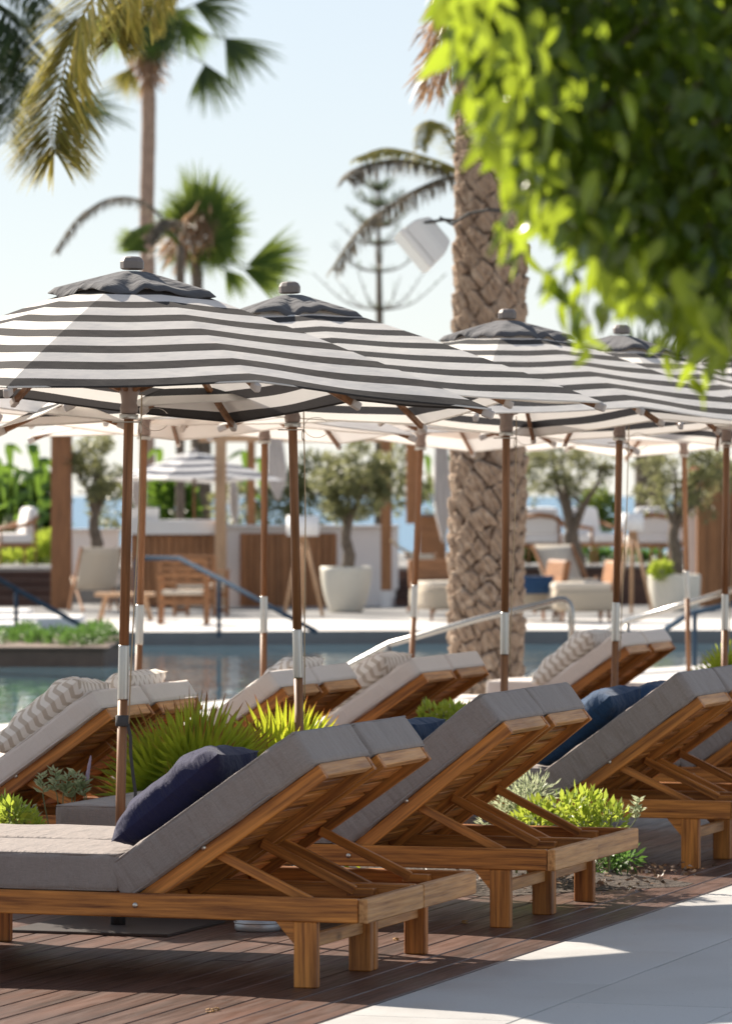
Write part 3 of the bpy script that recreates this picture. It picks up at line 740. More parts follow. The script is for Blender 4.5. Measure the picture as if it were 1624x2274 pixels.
def sofa(label, px, Y, rz, w=1.0):
    t = thing('lounge_chair', label, 'lounge chair', ((px - CX) / FPX * Y, Y, 0), rz, 'beige lounge chairs by the pool')
    for x in (-1, 1):
        for y in (-1, 1):
            MB().tube([(x * w * .42, y * .32, 0), (x * w * .40, y * .30, .2)], [.018, .028], 8).build('leg', M['timber'], t, True)
    soft_box((w, .85, .3), .08, .02).build('seat', M['sofa'], t, True, Matrix.Translation((0, 0, .31)))
    soft_box((w * .94, .8, .1), .04, .01).build('seat_cushion', M['canvas'], t, True, Matrix.Translation((0, -.02, .485)))
    bk = soft_box((w * .98, .1, .42), .04).build('back', M['timber'], t, True, Matrix.Translation((0, .4, .62)) @ Matrix.Rotation(R(-10), 4, 'X'))
    return t
sofa('beige lounge chair with navy cushion right of the palm trunk', 1172, 63.9, R(-78), 1.0)
sofa('beige lounge chair left of the chrome rail end, with timber back', 1290, 63.2, R(-84), .95)
sofa('beige lounge chair showing left of the palm trunk', 990, 64.2, R(20), .8)
for lab, px, py, w, Y in (('navy cushion on the beige lounge chair right of the palm trunk', 1192, 1299, .46, 63.3), ('small navy cushion against the timber chair back', 1318, 1308, .26, 62.9)):
    o = pillow_mesh('cushion', M['blue'], w, .26 if w > .3 else .22, .13, int(px)); o.location = at(px, py, Y); o.rotation_euler = (R(78), 0, R(4)); props(o, lab, 'cushion')
def sling(label, px, Y, rz, s=1):
    t = thing('sling_chair', label, 'deck chair', ((px - CX) / FPX * Y, Y, 0), rz, 'canvas sling chairs on the terrace')
    for x in (-.3, .3):
        MB().bar((x * s, -.45 * s, .03), (x * s, .45 * s, .95 * s), .03, .05, .004).build('frame_rail', M['timber'], t)
        MB().bar((x * .9 * s, .45 * s, .03), (x * .9 * s, -.35 * s, .52 * s), .03, .05, .004).build('cross_rail', M['timber'], t)
    n = 12; vs = []; fs = []
    for i in range(n + 1):
        u = i / n; y = (-.36 + .80 * u) * s; z = (.50 + .45 * u - .42 * math.sin(math.pi * u) * (1 - .45 * u)) * s
        vs += [(-.29 * s, y, z), (.29 * s, y, z)]
    for i in range(n): fs.append((2 * i, 2 * i + 1, 2 * i + 3, 2 * i + 2))
    o = raw('sling', vs, fs, M['canvas'], t, True); m = o.modifiers.new('s', 'SOLIDIFY'); m.thickness = .012
    return t
sling('beige canvas sling chair below the left olive tree', 212, 68.5, R(195), 1.0)
sling('pale canvas sling chair with raised back behind the beige lounge chairs', 1258, 67.0, R(25), 1.05)
sling('pale canvas sling chair between the dark steps and the palm trunk', 972, 68.5, R(140), .9)
def director(label, px, Y, rz):
    t = thing('folding_chair', label, 'chair', ((px - CX) / FPX * Y, Y, 0), rz, 'slatted timber folding chairs')
    for x in (-.3, .3):
        for y in (-.24, .24): MB().bar((x, y, 0), (x, y, .86 if y > 0 else .62), .045, .045, .004).build('leg', M['timber'], t)
        MB().bar((x, -.3, .64), (x, .3, .64), .06, .03, .004).build('armrest', M['timber'], t)
        MB().bar((x, -.24, .08), (x, .24, .08), .04, .05, .004).build('foot_rail', M['timber'], t)
    for i in range(4): MB().bar((-.3, .25, .56 + .095 * i), (.3, .25, .56 + .095 * i), .02, .05, .003).build('back_slat', M['timber'], t)
    for y in (-.24, .24): MB().bar((-.3, y, .3), (.3, y, .3), .03, .05, .003).build('stretcher', M['timber'], t)
    soft_box((.56, .48, .06), .02).build('seat', M['canvas'], t, True, Matrix.Translation((0, 0, .43)))
    return t
director('slatted timber folding chair at the pool edge, right of the taupe pole', 408, 62.0, R(178))
director('slatted timber folding chair behind, further right', 446, 66.5, R(160))
t = thing('coffee_table', 'low pale timber table beside the folding chairs', 'table', ((278 - CX) / FPX * 64, 64, 0))
MB().box((0, 0, .36), (.8, .6, .05), None, .01).build('table_top', M['timber_pale'], t)
for x in (-.3, .3):
    for y in (-.2, .2): MB().bar((x * 1.15, y, 0), (x * .85, y, .34), .05, .05, .004).build('leg', M['timber_pale'], t)
# tripod lamps
def tripod(label, px, Y, top, bot, shade):
    t = thing('tripod_lamp', label, 'lamp', ((px - CX) / FPX * Y, Y, 0), 0, 'tripod floor lamps')
    k = Y / FPX; z0, z1 = EYE - (bot - HZ) * k, EYE - (top - HZ) * k; r = shade * k / 2
    MB().lathe([(r, z0), (r * 1.0, z1), (r * .97, z1), (r * .97, z0 + .01)], 24).build('shade', M['lamp_shade'], t, True)
    for i, (x, y) in enumerate(((-.26, -.1), (.28, -.12), (.0, .3))):
        MB().tube([(x, y, 0), (x * .1, y * .1, z0 + .02)], .024, 8).build('leg', M['timber_pale'], t, True)
    MB().tube([(0, 0, z0 - .05), (0, 0, z0 + .12)], .03, 8).build('head', M['timber_pale'], t, True)
tripod('white shaded tripod floor lamp in front of the timber panel wall', 672, 66.5, 1145, 1190, 72)
tripod('white shaded tripod floor lamp between the two right olive trees', 1403, 67.5, 1139, 1179, 50)
# curtains gathered at the posts
def curtain(label, px, y0, y1, Y, w):
    k = Y / FPX; n = 30; m = 16; vs = []; fs = []
    z0, z1 = EYE - (y0 - HZ) * k, EYE - (y1 - HZ) * k; x0 = (px - CX) * k
    for i in range(m + 1):
        u = i / m; ww = w * k * (.75 + .5 * math.sin(u * math.pi * .9)) * (1 - .75 * max(0, u - .72) / .28)
        for j in range(n + 1):
            v = j / n - .5; vs.append((x0 + v * ww + .05 * u, Y + .05 * math.sin(j * 1.9 + u * 3) * (1 - .4 * u), z0 + (z1 - z0) * u))
    for i in range(m):
        for j in range(n): a = i * (n + 1) + j; fs.append((a, a + 1, a + n + 2, a + n + 1))
    o = raw('curtain', vs, fs, M['curtain'], None, True); s = o.modifiers.new('s', 'SOLIDIFY'); s.thickness = .008
    return props(o, label, 'curtain', 'gathered white curtains')
curtain('gathered white curtain hanging left of the big palm trunk', 978, 965, 1205, 76, 30)
curtain('white curtain hanging behind the left pull cord', 610, 960, 1110, 76, 34)
curtain('white curtain tied beside the pale post right of the bar', 516, 1060, 1170, 75, 16)
curtain('white curtain tied behind the nearest umbrella pole', 304, 1055, 1135, 75, 26)
# rope handrail
props(MB().tube([at(868, 1200, 71), at(884, 1214, 71.2), at(904, 1226, 71.6), at(922, 1230, 72)], .02, 6).build('rope', M['cord'], None, True), 'short rope handrail right of the white footed post', 'rope')
# far navy striped umbrella
um = umbrella('small navy striped umbrella far behind over the bar counter', None, Vector(((430 - CX) / FPX * 73.5, 73.5, .25)), .2, -60, 'navy_stripe', 21, 'navy_stripe', False)
um.scale = (1.0, 1.0, .87)
um.location.z = .13

# ---- handrails
def rail(label, pts, r, mat, posts=(), group='pool handrails'):
    t = thing('handrail', label, 'handrail', (0, 0, 0), 0, group)
    MB().tube(pts, r, 12).build('top_rail', M[mat], t, True)
    for p, q in posts: MB().tube([p, q], r * .8, 10).build('post', M[mat], t, True)
    return t
Yr = 34.5
bend = [at(1215, 1338, Yr), at(1236, 1331, Yr), at(1252, 1331, Yr), at(1262, 1338, Yr), at(1267, 1352, Yr), at(1268, 1380, Yr), at(1268, 1548, Yr)]
rail('bent chrome pool handrail crossing in front of the palm trunk', [at(690, 1524, 35.6), at(716, 1510, 35.5), at(865, 1430, 35.1), at(1060, 1375, 34.7)] + bend, .024, 'chrome', [(at(862, 1432, 35.1), at(862, 1560, 35.1))])
rail('chrome handrail at right, rising to the right edge', [at(1150, 1520, 41), at(1200, 1488, 40.5), at(1372, 1388, 39), at(1390, 1380, 38.8), at(1640, 1305, 37)], .025, 'chrome', [(at(1392, 1380, 38.8), at(1392, 1520, 38.8))])
rail('lower blue grey handrail at the right edge', [at(1478, 1396, 45), at(1530, 1362, 44.6), at(1640, 1338, 44)], .028, 'blue_rail', [(at(1541, 1362, 44.5), at(1541, 1480, 44.5))])
rail('blue grey pool handrail sloping down at the left edge', [at(-60, 1258, 55), at(0, 1288, 55.5), at(180, 1389, 57)], .03, 'blue_rail', [(at(36, 1310, 55.7), at(36, 1388, 55.7))])
rail('blue grey pool handrail behind the folding chairs, sloping to the water', [at(302, 1242, 60), at(314, 1239, 60), at(398, 1240, 59), at(500, 1292, 57), at(700, 1402, 54)], .03, 'blue_rail', [(at(302, 1244, 60), at(302, 1400, 60)), (at(486, 1290, 57.2), at(486, 1415, 57.2))])
# loudspeaker on the palm
t = thing('loudspeaker', 'white outdoor loudspeaker clamped to the big palm trunk', 'loudspeaker')
Yl = 35.8; c = at(945, 535, Yl)
Rm = Matrix.Rotation(R(-40), 4, 'Y') @ Matrix.Rotation(R(14), 4, 'Z')
def sp(x, y, z): return c + (Rm @ Vector((x, y, z)))
bm = MB(); k = Yl / FPX
def ring(x, hy, hz): return [sp(x, sy * hy, sz * hz) for sy, sz in ((-1, -1), (1, -1), (1, 1), (-1, 1))]
def hull(name, rings, mat, bev=.012):
    b = MB(); vs = [b.bm.verts.new(p) for r_ in rings for p in r_]
    bmesh.ops.convex_hull(b.bm, input=vs); bmesh.ops.dissolve_limit(b.bm, angle_limit=.02, verts=b.bm.verts[:], edges=b.bm.edges[:])
    bmesh.ops.bevel(b.bm, geom=b.bm.edges[:], offset=bev, segments=2, affect='EDGES'); return b.build(name, mat, t)
hull('grille', [ring(-.150, .125, .178), ring(-.10, .130, .184)], M['white_plastic'], .008)
hull('cabinet', [ring(-.10, .125, .178), ring(.02, .118, .17), ring(.13, .08, .12)], M['white_plastic'])
MB().tube([sp(-.02, -.1, .15), at(985, 488, Yl - .05), at(1012, 490, Yl)], .012, 6).tube([at(975, 482, Yl), at(1006, 500, Yl)], .01, 6).build('bracket', M['black_metal'], t)
MB().tube([at(1006, 497, 35.75), at(1040, 474, 35.6), at(1082, 466, 35.55), at(1130, 468, 35.7)], .012, 6).build('clamp_band', M['black_metal'], t)
# small things on the deck
p = gp(572, 2066)
t = thing('metal_drum', 'low grey metal drum on the deck under the nearest loungers', 'drum', p)
MB().lathe([(.085, 0), (.09, .006), (.09, .03), (.084, .036), (.084, .05), (.0001, .05)], 24).build('body', M['galv'], t, True)
MB().tube([(.09 * math.cos(a), .09 * math.sin(a), .033) for a in np.linspace(0, 2 * math.pi, 25)], .004, 5, False).build('rim', M['galv'], t, True)
def curl(label, px, py, s, rz):
    b = MB(); n = 16
    for i in range(n):
        a0, a1 = R(-150 + 300 * i / n), R(-150 + 300 * (i + 1) / n)
        q = lambda a, y: Vector((s * math.cos(a), y, s * .35 + s * .35 * math.sin(a)))
        b.poly([q(a0, -s * .5), q(a1, -s * .5), q(a1, s * .6), q(a0, s * .6)])
    o = b.build('dry_leaf', M['dry_leaf'], None, True); o.location = gp(px, py, .001); o.rotation_euler = (0, 0, rz)
    m = o.modifiers.new('s', 'SOLIDIFY'); m.thickness = .002
    props(o, label, 'leaf', 'dry curled leaves on the deck')
curl('pair of curled orange dry leaves on the sunlit deck, nearest one', 466, 2247, .013, .4)
curl('curled orange dry leaf just right of its twin on the sunlit deck', 478, 2244, .012, -.3)
curl('dry leaf on the dark deck behind the front lounger leg', 878, 2088, .012, 1)
curl('dry leaf on the dark deck right of the front lounger', 1032, 2050, .014, 2)
curl('dry leaf by the third lounger leg', 1180, 2004, .012, .2)

# ------------------------------------------------------------------ plants
def leaves(name, P, D, size, mat, parent=None, ratio=.45, jit=.3, M_=None, fold=.12):
    """diamond leaves at points P pointing along D"""
    P = np.asarray(P, float); D = np.asarray(D, float); n = len(P)
    D = D / np.linalg.norm(D, axis=1, keepdims=True)
    r = rng.normal(size=(n, 3)); X = np.cross(D, r); X /= np.linalg.norm(X, axis=1, keepdims=True); Nn = np.cross(X, D)
    s = (size * (1 + jit * rng.uniform(-1, 1, n)))[:, None]
    a = P; b = P + D * s * .45 + X * s * ratio / 2 + Nn * s * fold; c = P + D * s; d = P + D * s * .45 - X * s * ratio / 2 + Nn * s * fold
    vs = np.stack([a, b, c, d], 1).reshape(-1, 3); fs = np.arange(4 * n).reshape(n, 4)
    return raw(name, vs, fs, mat, parent, False, M_)
def blob_points(centres, radii, n, shell=.5):
    k = len(centres); i = rng.integers(0, k, n); v = rng.normal(size=(n, 3)); v /= np.linalg.norm(v, axis=1, keepdims=True)
    rad = (shell + (1 - shell) * rng.uniform(0, 1, n)) ** .8
    return np.asarray(centres)[i] + v * rad[:, None] * np.asarray(radii)[i].reshape(n, -1), v
def fan_mesh(n=26, L=.5, spread=150, w=.02, droop=.25, pet=.35, fold=.25, seed=0):
    """a fan leaf: hub at the origin, opening along +X, petiole along -X"""
    rr = random.Random(seed); vs = []; fs = []
    for i in range(n):
        a = R(-spread / 2 + spread * i / (n - 1)); l = L * (.78 + .22 * math.cos(a * .9)) * rr.uniform(.9, 1.06)
        c, s = math.cos(a), math.sin(a); o = len(vs); m = 5
        for k in range(m + 1):
            u = k / m; r_ = l * u; ww = w * min(1, .25 + 2.6 * u) * (1 - max(0, u - .45) / .55) ** .8 * .5 + .0006
            z = -droop * l * u ** 2.2 + fold * l * (.12 * u) * (1 - u)
            x, y = c * r_, s * r_
            vs += [(x - s * ww, y + c * ww, z), (x, y, z + ww * .5), (x + s * ww, y - c * ww, z)]
        for k in range(m):
            q = o + 3 * k; fs += [(q, q + 1, q + 4, q + 3), (q + 1, q + 2, q + 5, q + 4)]
    if pet:
        o = len(vs)
        for k in range(4):
            u = k / 3; x = -pet * (1 - u); z = -.25 * pet * (1 - u) ** 2; t = .006 + .004 * (1 - u)
            t = t * max(1, L / .6)
            vs += [(x, -t, z), (x, 0, z + t), (x, t, z), (x, 0, z - t)]
        for k in range(3):
            for j in range(4): q = o + 4 * k; fs.append((q + j, q + (j + 1) % 4, q + 4 + (j + 1) % 4, q + 4 + j))
    return vs, fs
def spline(pts, n):
    pts = [Vector(p) for p in pts]; P = [pts[0] * 2 - pts[1]] + pts + [pts[-1] * 2 - pts[-2]]; out = []
    m = len(pts) - 1
    for i in range(n + 1):
        t = i / n * m; k = min(int(t), m - 1); u = t - k; a, b, c, d = P[k:k + 4]
        out.append(.5 * ((2 * b) + (c - a) * u + (2 * a - 5 * b + 4 * c - d) * u * u + (3 * b - a - 3 * c + d) * u ** 3))
    return out
def pinnate(name, pts, L, n, w, mat, parent, droop=.5, r=.018, start=.12, seed=0, both=(1, 1), ang=.55):
    rr = random.Random(seed); C = spline(pts, 60); vs = []; fs = []
    for i in range(60):                               # rachis
        t = (C[i + 1] - C[i]).normalized(); x = t.orthogonal().normalized(); y = t.cross(x); o = len(vs)
        for q, rad in ((C[i], r * (1 - .8 * i / 60)), (C[i + 1], r * (1 - .8 * (i + 1) / 60))):
            vs += [q + x * rad, q + y * rad, q - x * rad, q - y * rad]
        fs += [(o + j, o + (j + 1) % 4, o + 4 + (j + 1) % 4, o + 4 + j) for j in range(4)]
    for i in range(n):
        u = start + (1 - start) * (i + rr.random() * .6) / n; k = min(int(u * 60), 59); p = C[k]; t = (C[k + 1] - C[k]).normalized()
        side0 = t.cross(Vector((0, 0, 1)))
        if side0.length < .25: side0 = t.cross(Vector((0, 1, .3)))
        side0.normalize()
        for sgn, on in ((1, both[0]), (-1, both[1])):
            if not on: continue
            l = L * (.35 + .65 * math.sin(math.pi * min(1, .15 + .82 * u)) ** .7) * rr.uniform(.8, 1.1)
            d = (side0 * sgn * rr.uniform(.75, 1.0) + t * ang * rr.uniform(.7, 1.4) + Vector((rr.uniform(-.12, .12), rr.uniform(-.2, .2), rr.uniform(-.1, .15)))).normalized()
            o = len(vs); m = 4; nn = d.cross(Vector((rr.uniform(-.3, .3), rr.uniform(-.6, .2), 1))).normalized(); q = p.copy()
            for s_ in range(m + 1):
                v = s_ / m; ww = w * (1 - v ** 2.2) * .5 * min(1, .5 + 2 * v) + .0005
                vs += [q + nn * ww, q - nn * ww]
                d = (d + Vector((0, 0, -droop / m * (.4 + v)))).normalized(); q = q + d * l / m
            fs += [(o + 2 * s_, o + 2 * s_ + 1, o + 2 * s_ + 3, o + 2 * s_ + 2) for s_ in range(m)]
    return raw(name, [tuple(v) for v in vs], fs, mat, parent)

# ---- the big palm: trunk of overlapping leaf scars
def palm_trunk(parent, x0, Y, z1, r0, mat, rows=26):
    nt_, nz = 190, 760; na = 8; T = np.linspace(0, 2 * np.pi, nt_, endpoint=False); Z = np.linspace(-.1, z1, nz)
    tt, zz = np.meshgrid(T, Z); hgt = .118
    def wav(f, g, h): return np.sin(np.round(f) * tt + g * zz + h)      # stays periodic round the trunk
    u = tt * na / (2 * np.pi) + .10 * wav(2, 6.3, 0) + .07 * wav(5, 15, 1) + .04 * wav(9, 31, 2)
    v = zz / hgt + .18 * wav(3, 2.1, .5) + .12 * wav(6, 11, 2) + .05 * wav(13, 29, 1)
    # scattered scar centres on a staggered lattice: nearest two give the scar and the groove round it
    d1 = np.full(tt.shape, 9.); d2 = np.full(tt.shape, 9.); hv = np.zeros(tt.shape); du = np.zeros(tt.shape); dv = np.zeros(tt.shape)
    j0 = np.floor(v)
    for dj in (-2, -1, 0, 1, 2):
        j = j0 + dj; sh = np.where(np.mod(j, 2) == 0, 0., .5); i0 = np.floor(u - sh)
        for di in (-1, 0, 1, 2):
            i = np.mod(i0 + di, na); hsh = np.mod(np.sin(i * 127.1 + j * 311.7) * 43758.5, 1.); hs2 = np.mod(np.sin(i * 269.5 + j * 183.3) * 43758.5, 1.)
            cu = i0 + di + sh + (hsh - .5) * .55; cv = j + (hs2 - .5) * .85
            a_ = u - cu; b_ = (v - cv) * 1.0; dd = ((2 * np.abs(a_)) ** 1.25 + (np.abs(b_) * (1 + .12 * np.sign(b_))) ** 1.25) ** .8
            new = dd < d1
            d2 = np.where(new, d1, np.minimum(d2, dd)); hv = np.where(new, hsh, hv); du = np.where(new, a_, du); dv = np.where(new, b_, dv); d1 = np.where(new, dd, d1)
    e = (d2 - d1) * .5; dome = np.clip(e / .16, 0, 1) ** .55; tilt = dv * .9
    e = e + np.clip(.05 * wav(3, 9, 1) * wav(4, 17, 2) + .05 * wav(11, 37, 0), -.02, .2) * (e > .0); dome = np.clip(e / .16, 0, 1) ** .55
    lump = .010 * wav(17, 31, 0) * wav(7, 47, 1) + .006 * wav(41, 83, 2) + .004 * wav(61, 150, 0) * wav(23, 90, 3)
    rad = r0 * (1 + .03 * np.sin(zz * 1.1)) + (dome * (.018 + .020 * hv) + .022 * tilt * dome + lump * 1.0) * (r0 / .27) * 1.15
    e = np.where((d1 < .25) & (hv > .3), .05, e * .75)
    X = x0 + rad * np.cos(tt) + .010 * zz; Yy = Y + rad * np.sin(tt)
    vs = np.stack([X, Yy, zz], 2).reshape(-1, 3)
    i, j = np.meshgrid(np.arange(nz - 1), np.arange(nt_), indexing='ij'); j2 = (j + 1) % nt_
    fs = np.stack([i * nt_ + j, i * nt_ + j2, (i + 1) * nt_ + j2, (i + 1) * nt_ + j], 2).reshape(-1, 4)
    o = raw('trunk', vs, fs, mat, parent, True)
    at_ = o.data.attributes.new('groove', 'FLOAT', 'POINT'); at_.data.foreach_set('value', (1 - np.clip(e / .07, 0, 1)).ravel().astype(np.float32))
    return o
YP = 36.0
big = thing('palm_tree', 'big date palm trunk with diamond leaf scars right of centre', 'palm', (0, 0, 0))
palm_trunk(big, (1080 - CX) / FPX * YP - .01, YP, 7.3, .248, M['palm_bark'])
k = YP / FPX
fib_c = [at(x, y, YP - .25) for x, y in ((985, 20), (975, 70), (985, 120), (965, 160), (1010, -40), (1050, -60))]
P, D = blob_points([tuple(p) for p in fib_c], [[.09, .14, .13]] * 6, 520, .2); D = D * .5 + np.array([-.25, -.1, -.9])
leaves('hanging_fibre', P, D, .2, M['dry_fibre'], big, .08, .5)
# its fronds arch over to the left; crown is above the picture
crown = at(1040, -330, YP)
pinnate('frond', [crown, at(800, -420, 35), at(500, -330, 33.5), at(330, -160, 32.8), at(205, 0, 32.4), at(158, 100, 32.3), at(130, 215, 32.2), at(116, 300, 32.1), at(122, 345, 32.1)], .62, 460, .017, M['palm_yellow'], big, .4, .02, .2, 1, (1, 1), .75)
pinnate('frond', [crown, at(700, -430, 34.5), at(450, -250, 33.4), at(330, -90, 33), at(280, 10, 32.9), at(258, 95, 32.8)], .5, 380, .017, M['palm_yellow'], big, .6, .02, .2, 7, (1, 1), .7)
pinnate('frond', [crown, at(760, -470, 35.5), at(560, -330, 35), at(440, -160, 34.8), at(365, -40, 34.6), at(330, 50, 34.5)], .5, 380, .017, M['palm_yellow'], big, .45, .02, .2, 2, (1, 1), .9)
pinnate('frond', [crown, at(1300, -430, 35), at(1600, -300, 34), at(1750, -60, 33)], .7, 90, .03, M['palm_green'], big, .8, .02, .2, 3)
pinnate('frond', [crown, at(900, -520, 37), at(700, -480, 38), at(560, -380, 39)], .7, 90, .03, M['palm_green'], big, .8, .02, .2, 4)
pinnate('frond', [crown, at(1080, -560, 38), at(1120, -700, 40), at(1150, -700, 42)], .7, 90, .03, M['palm_green'], big, .8, .02, .2, 5)

# ---- palms and trees behind
def hang_fan(hub, d, l, spread, g, n, mat, parent, seed):
    """a fan leaf whose split segments bend down under their weight"""
    rr = random.Random(seed); nrm = d.cross(Vector((rr.uniform(-.4, .4), -1, rr.uniform(-.3, .5)))).cross(d).normalized(); sd = nrm.cross(d); vs = []; fs = []
    for i in range(n):
        a = R(-spread / 2 + spread * (i + rr.uniform(-.3, .3)) / (n - 1)); q = hub.copy(); e = (d * math.cos(a) + sd * math.sin(a) + nrm * rr.uniform(-.12, .12)).normalized()
        ll = l * rr.uniform(.72, 1.08) * (.8 + .2 * math.cos(a * 1.3)); m = 6; o = len(vs); w = l * .032
        for k in range(m + 1):
            u = k / m; x = e.cross(nrm).normalized(); ww = w * .5 * min(1, .3 + 2.2 * u) * (1 - max(0, u - .5) / .5) ** .7 + .001
            vs += [q + x * ww, q - x * ww]; q = q + e * ll / m; e = (e + Vector((0, 0, -g / m * (.15 + u * 1.6)))).normalized()
        fs += [(o + 2 * k, o + 2 * k + 1, o + 2 * k + 3, o + 2 * k + 2) for k in range(m)]
    return raw('frond', [tuple(v) for v in vs], fs, mat, parent)
def fan_palm(label, px, Y, ytop, tw, fronds, mat, trunk_mat='far_trunk', ybot=1350, L=1.0, skirt=False, group='fan palms behind the pool', grow=1.0):
    t = thing('fan_palm', label, 'palm', (0, 0, 0), 0, group); k = Y / FPX; x0 = (px - CX) * k
    zt = EYE + (HZ - ytop) * k; n = 40
    pts = [(x0 + .018 * math.sin(i * .4), Y, zt * i / n) for i in range(n + 1)]
    MB().tube(pts, [tw * k / 2 * (1.12 - .12 * i / n + .05 * (i % 3 == 0)) for i in range(n + 1)], 14).build('trunk', M[trunk_mat], t, True)
    hub = Vector((x0, Y, zt))
    for i, (hx, hy, dx, dy, dr, wd) in enumerate(fronds):
        l = math.hypot(dx, dy) * k; tip = at(hx, hy, Y + random.uniform(-.4, .1)); d = Vector((dx, random.uniform(-30, 15), -dy)).normalized()
        hang_fan(tip, d, l * 1.12 * grow, 100 * wd, dr * 3, 34, M[mat[i % len(mat)] if isinstance(mat, (list, tuple)) else mat], t, i + int(px))
        mid = hub.lerp(tip, .5) + Vector((0, 0, .16 * (tip - hub).length))
        MB().tube(spline([hub, mid, tip], 6), .016 * max(1, Y / 90), 5).build('petiole', M['stalk'], t)
    if skirt:
        P, D = blob_points([tuple(hub + Vector((0, 0, -.35))), tuple(hub)], [[.2, .2, .3], [.25, .25, .25]], 260, .3); D = D * .7 + np.array([0, 0, -.7])
        leaves('skirt', P, D, .35, M['dry_fibre'], t, .12, .4)
    return t
Yt = 95.0
fan_palm('tall slim fan palm rising behind the nearest umbrella', 328, Yt, 118, 31,
         [(500, 85, 92, 92, .12, .8), (455, 142, 30, 110, .12, .8), (405, 38, 40, 90, .12, .7), (352, 40, -8, 100, .1, 1.3), (338, 60, 30, 80, .1, 1.0), (288, 152, -22, 72, .1, .9), (250, 30, -30, 100, .1, 1), (380, -30, 60, -70, .2, 1), (330, -40, 0, -110, .1, 1), (300, 10, -60, 60, .2, 1), (270, -40, -90, -60, .2, 1), (430, 10, 110, 20, .3, .8), (345, 70, 25, 60, .1, 1.2), (320, 60, -25, 70, .1, 1.2), (350, 20, 55, 60, .1, 1), (310, 30, -70, 40, .2, 1), (370, 30, 70, 50, .2, .9), (345, 85, 5, 60, .1, 1.4)],
         ['palm_dark', 'palm_dark', 'palm_green', 'palm_dark', 'palm_dark', 'palm_yellow', 'palm_green', 'palm_green', 'palm_dark', 'palm_dark'], L=.95, skirt=True)
Yt = 88.0
fp = fan_palm('shorter bushy fan palm right of the tall palm trunk', 436, Yt, 585, 26,
         [(446, 515, 6, -125, .05, .5), (466, 505, 45, -85, .08, 1.0), (480, 515, 68, -45, .1, 1.0), (420, 505, -25, -80, .08, .9), (478, 540, 55, 40, .2, .9), (455, 530, 20, 75, .2, .9), (548, 590, 108, -38, .12, .55), (540, 598, 95, 34, .12, .55), (330, 540, -60, -10, .1, .5), (330, 560, -60, -28, .1, .5), (470, 540, 40, -50, .1, 1.0), (410, 540, -20, 60, .2, .9), (440, 500, -10, -95, .08, .9), (500, 600, 40, 50, .3, .7), (455, 520, 25, -105, .05, .8), (430, 520, -50, -70, .1, .6), (420, 515, -62, -30, .15, .6), (475, 535, 65, 0, .15, .9), (425, 545, -45, 20, .2, .8), (460, 545, 30, 50, .2, 1.0)], 'palm_green', 'bark', grow=1.12)
P, D = blob_points([tuple(at(430, 500, Yt - .3)), tuple(at(400, 540, Yt - .3)), tuple(at(450, 480, Yt - .3))], [[.3, .3, .35]] * 3, 320, .1); D = D * .5 + np.array([-.2, 0, -.8])
leaves('dead_leaf_skirt', P, D, .4, M['dry_fibre'], fp, .1, .5)
# feathery palm in between, with grey drooping fronds
def feather_palm(label, px, Y, ytop, tw, fronds, group='feathery palms behind the pool'):
    t = thing('feather_palm', label, 'palm', (0, 0, 0), 0, group); k = Y / FPX; x0 = (px - CX) * k; zt = EYE + (HZ - ytop) * k
    MB().tube([(x0, Y, zt * i / 20) for i in range(21)], [tw * k / 2 * (1 + .06 * (i % 2)) for i in range(21)], 12).build('trunk', M['bark'], t, True)
    for i, (pts, L_, mat) in enumerate(fronds):
        pinnate('frond', [at(px, ytop, Y)] + [at(x, y, Y - .3 * (j + 1)) for j, (x, y) in enumerate(pts)], L_, 110, .03, M[mat], t, 1.7, .03, .1, 40 + i)
    return t
feather_palm('feathery palm with a pale frond arching left of the tall palm trunk', 400, 80, 545, 20, [([(330, 455), (250, 440), (180, 480), (122, 560)], .35, 'palm_grey'), ([(350, 500), (300, 510), (270, 545)], .35, 'palm_green'), ([(380, 490), (350, 500), (330, 540)], .35, 'palm_grey')])
feather_palm('feathery palm hidden behind the big trunk, fronds drooping left', 1030, 60, 385, 30, [([(960, 370), (880, 355), (800, 370), (768, 400)], .42, 'palm_grey'), ([(960, 405), (890, 440), (810, 500), (738, 600)], .42, 'palm_grey'), ([(985, 295), (950, 270), (930, 330)], .3, 'palm_yellow'), ([(960, 355), (860, 330), (790, 350)], .35, 'palm_yellow')])
feather_palm('dark feathery palm cut by the left edge', -130, 50, 60, 40, [([(-60, 0), (0, 20), (60, 90), (75, 190)], .7, 'palm_dark'), ([(-70, 60), (-10, 110), (30, 200), (10, 320)], .75, 'palm_dark'), ([(-60, 30), (0, 60), (50, 130), (40, 260)], .7, 'palm_dark'), ([(-60, -40), (20, -60), (90, 0), (110, 60)], .6, 'palm_dark'), ([(-50, 100), (0, 170), (20, 270)], .6, 'palm_dark')])
# dark fan leaf hanging beside the yellow frond
t = thing('fan_palm', 'dark fan palm leaf spreading in front of the tall trunk at upper left', 'palm', (0, 0, 0), 0, 'fan palms behind the pool')
for (px, py, rx, s_) in ((178, 232, -38, .95), (172, 225, -72, .95), (180, 228, -10, .8)):
    hang_fan(at(px, py, 70), Vector((math.cos(R(rx)), -.25, math.sin(R(rx)))).normalized(), .95 * s_, 75, .35, 13, M['palm_dark'], t, px)
MB().tube([at(178, 232, 70), at(120, 160, 70.3), at(20, 120, 71), at(-160, 150, 72)], .03, 6).build('petiole', M['stalk'], t)
MB().tube([at(-160, 150, 72), (at(-160, 150, 72).x, 72, 0)], .15, 10).build('trunk', M['bark'], t, True)
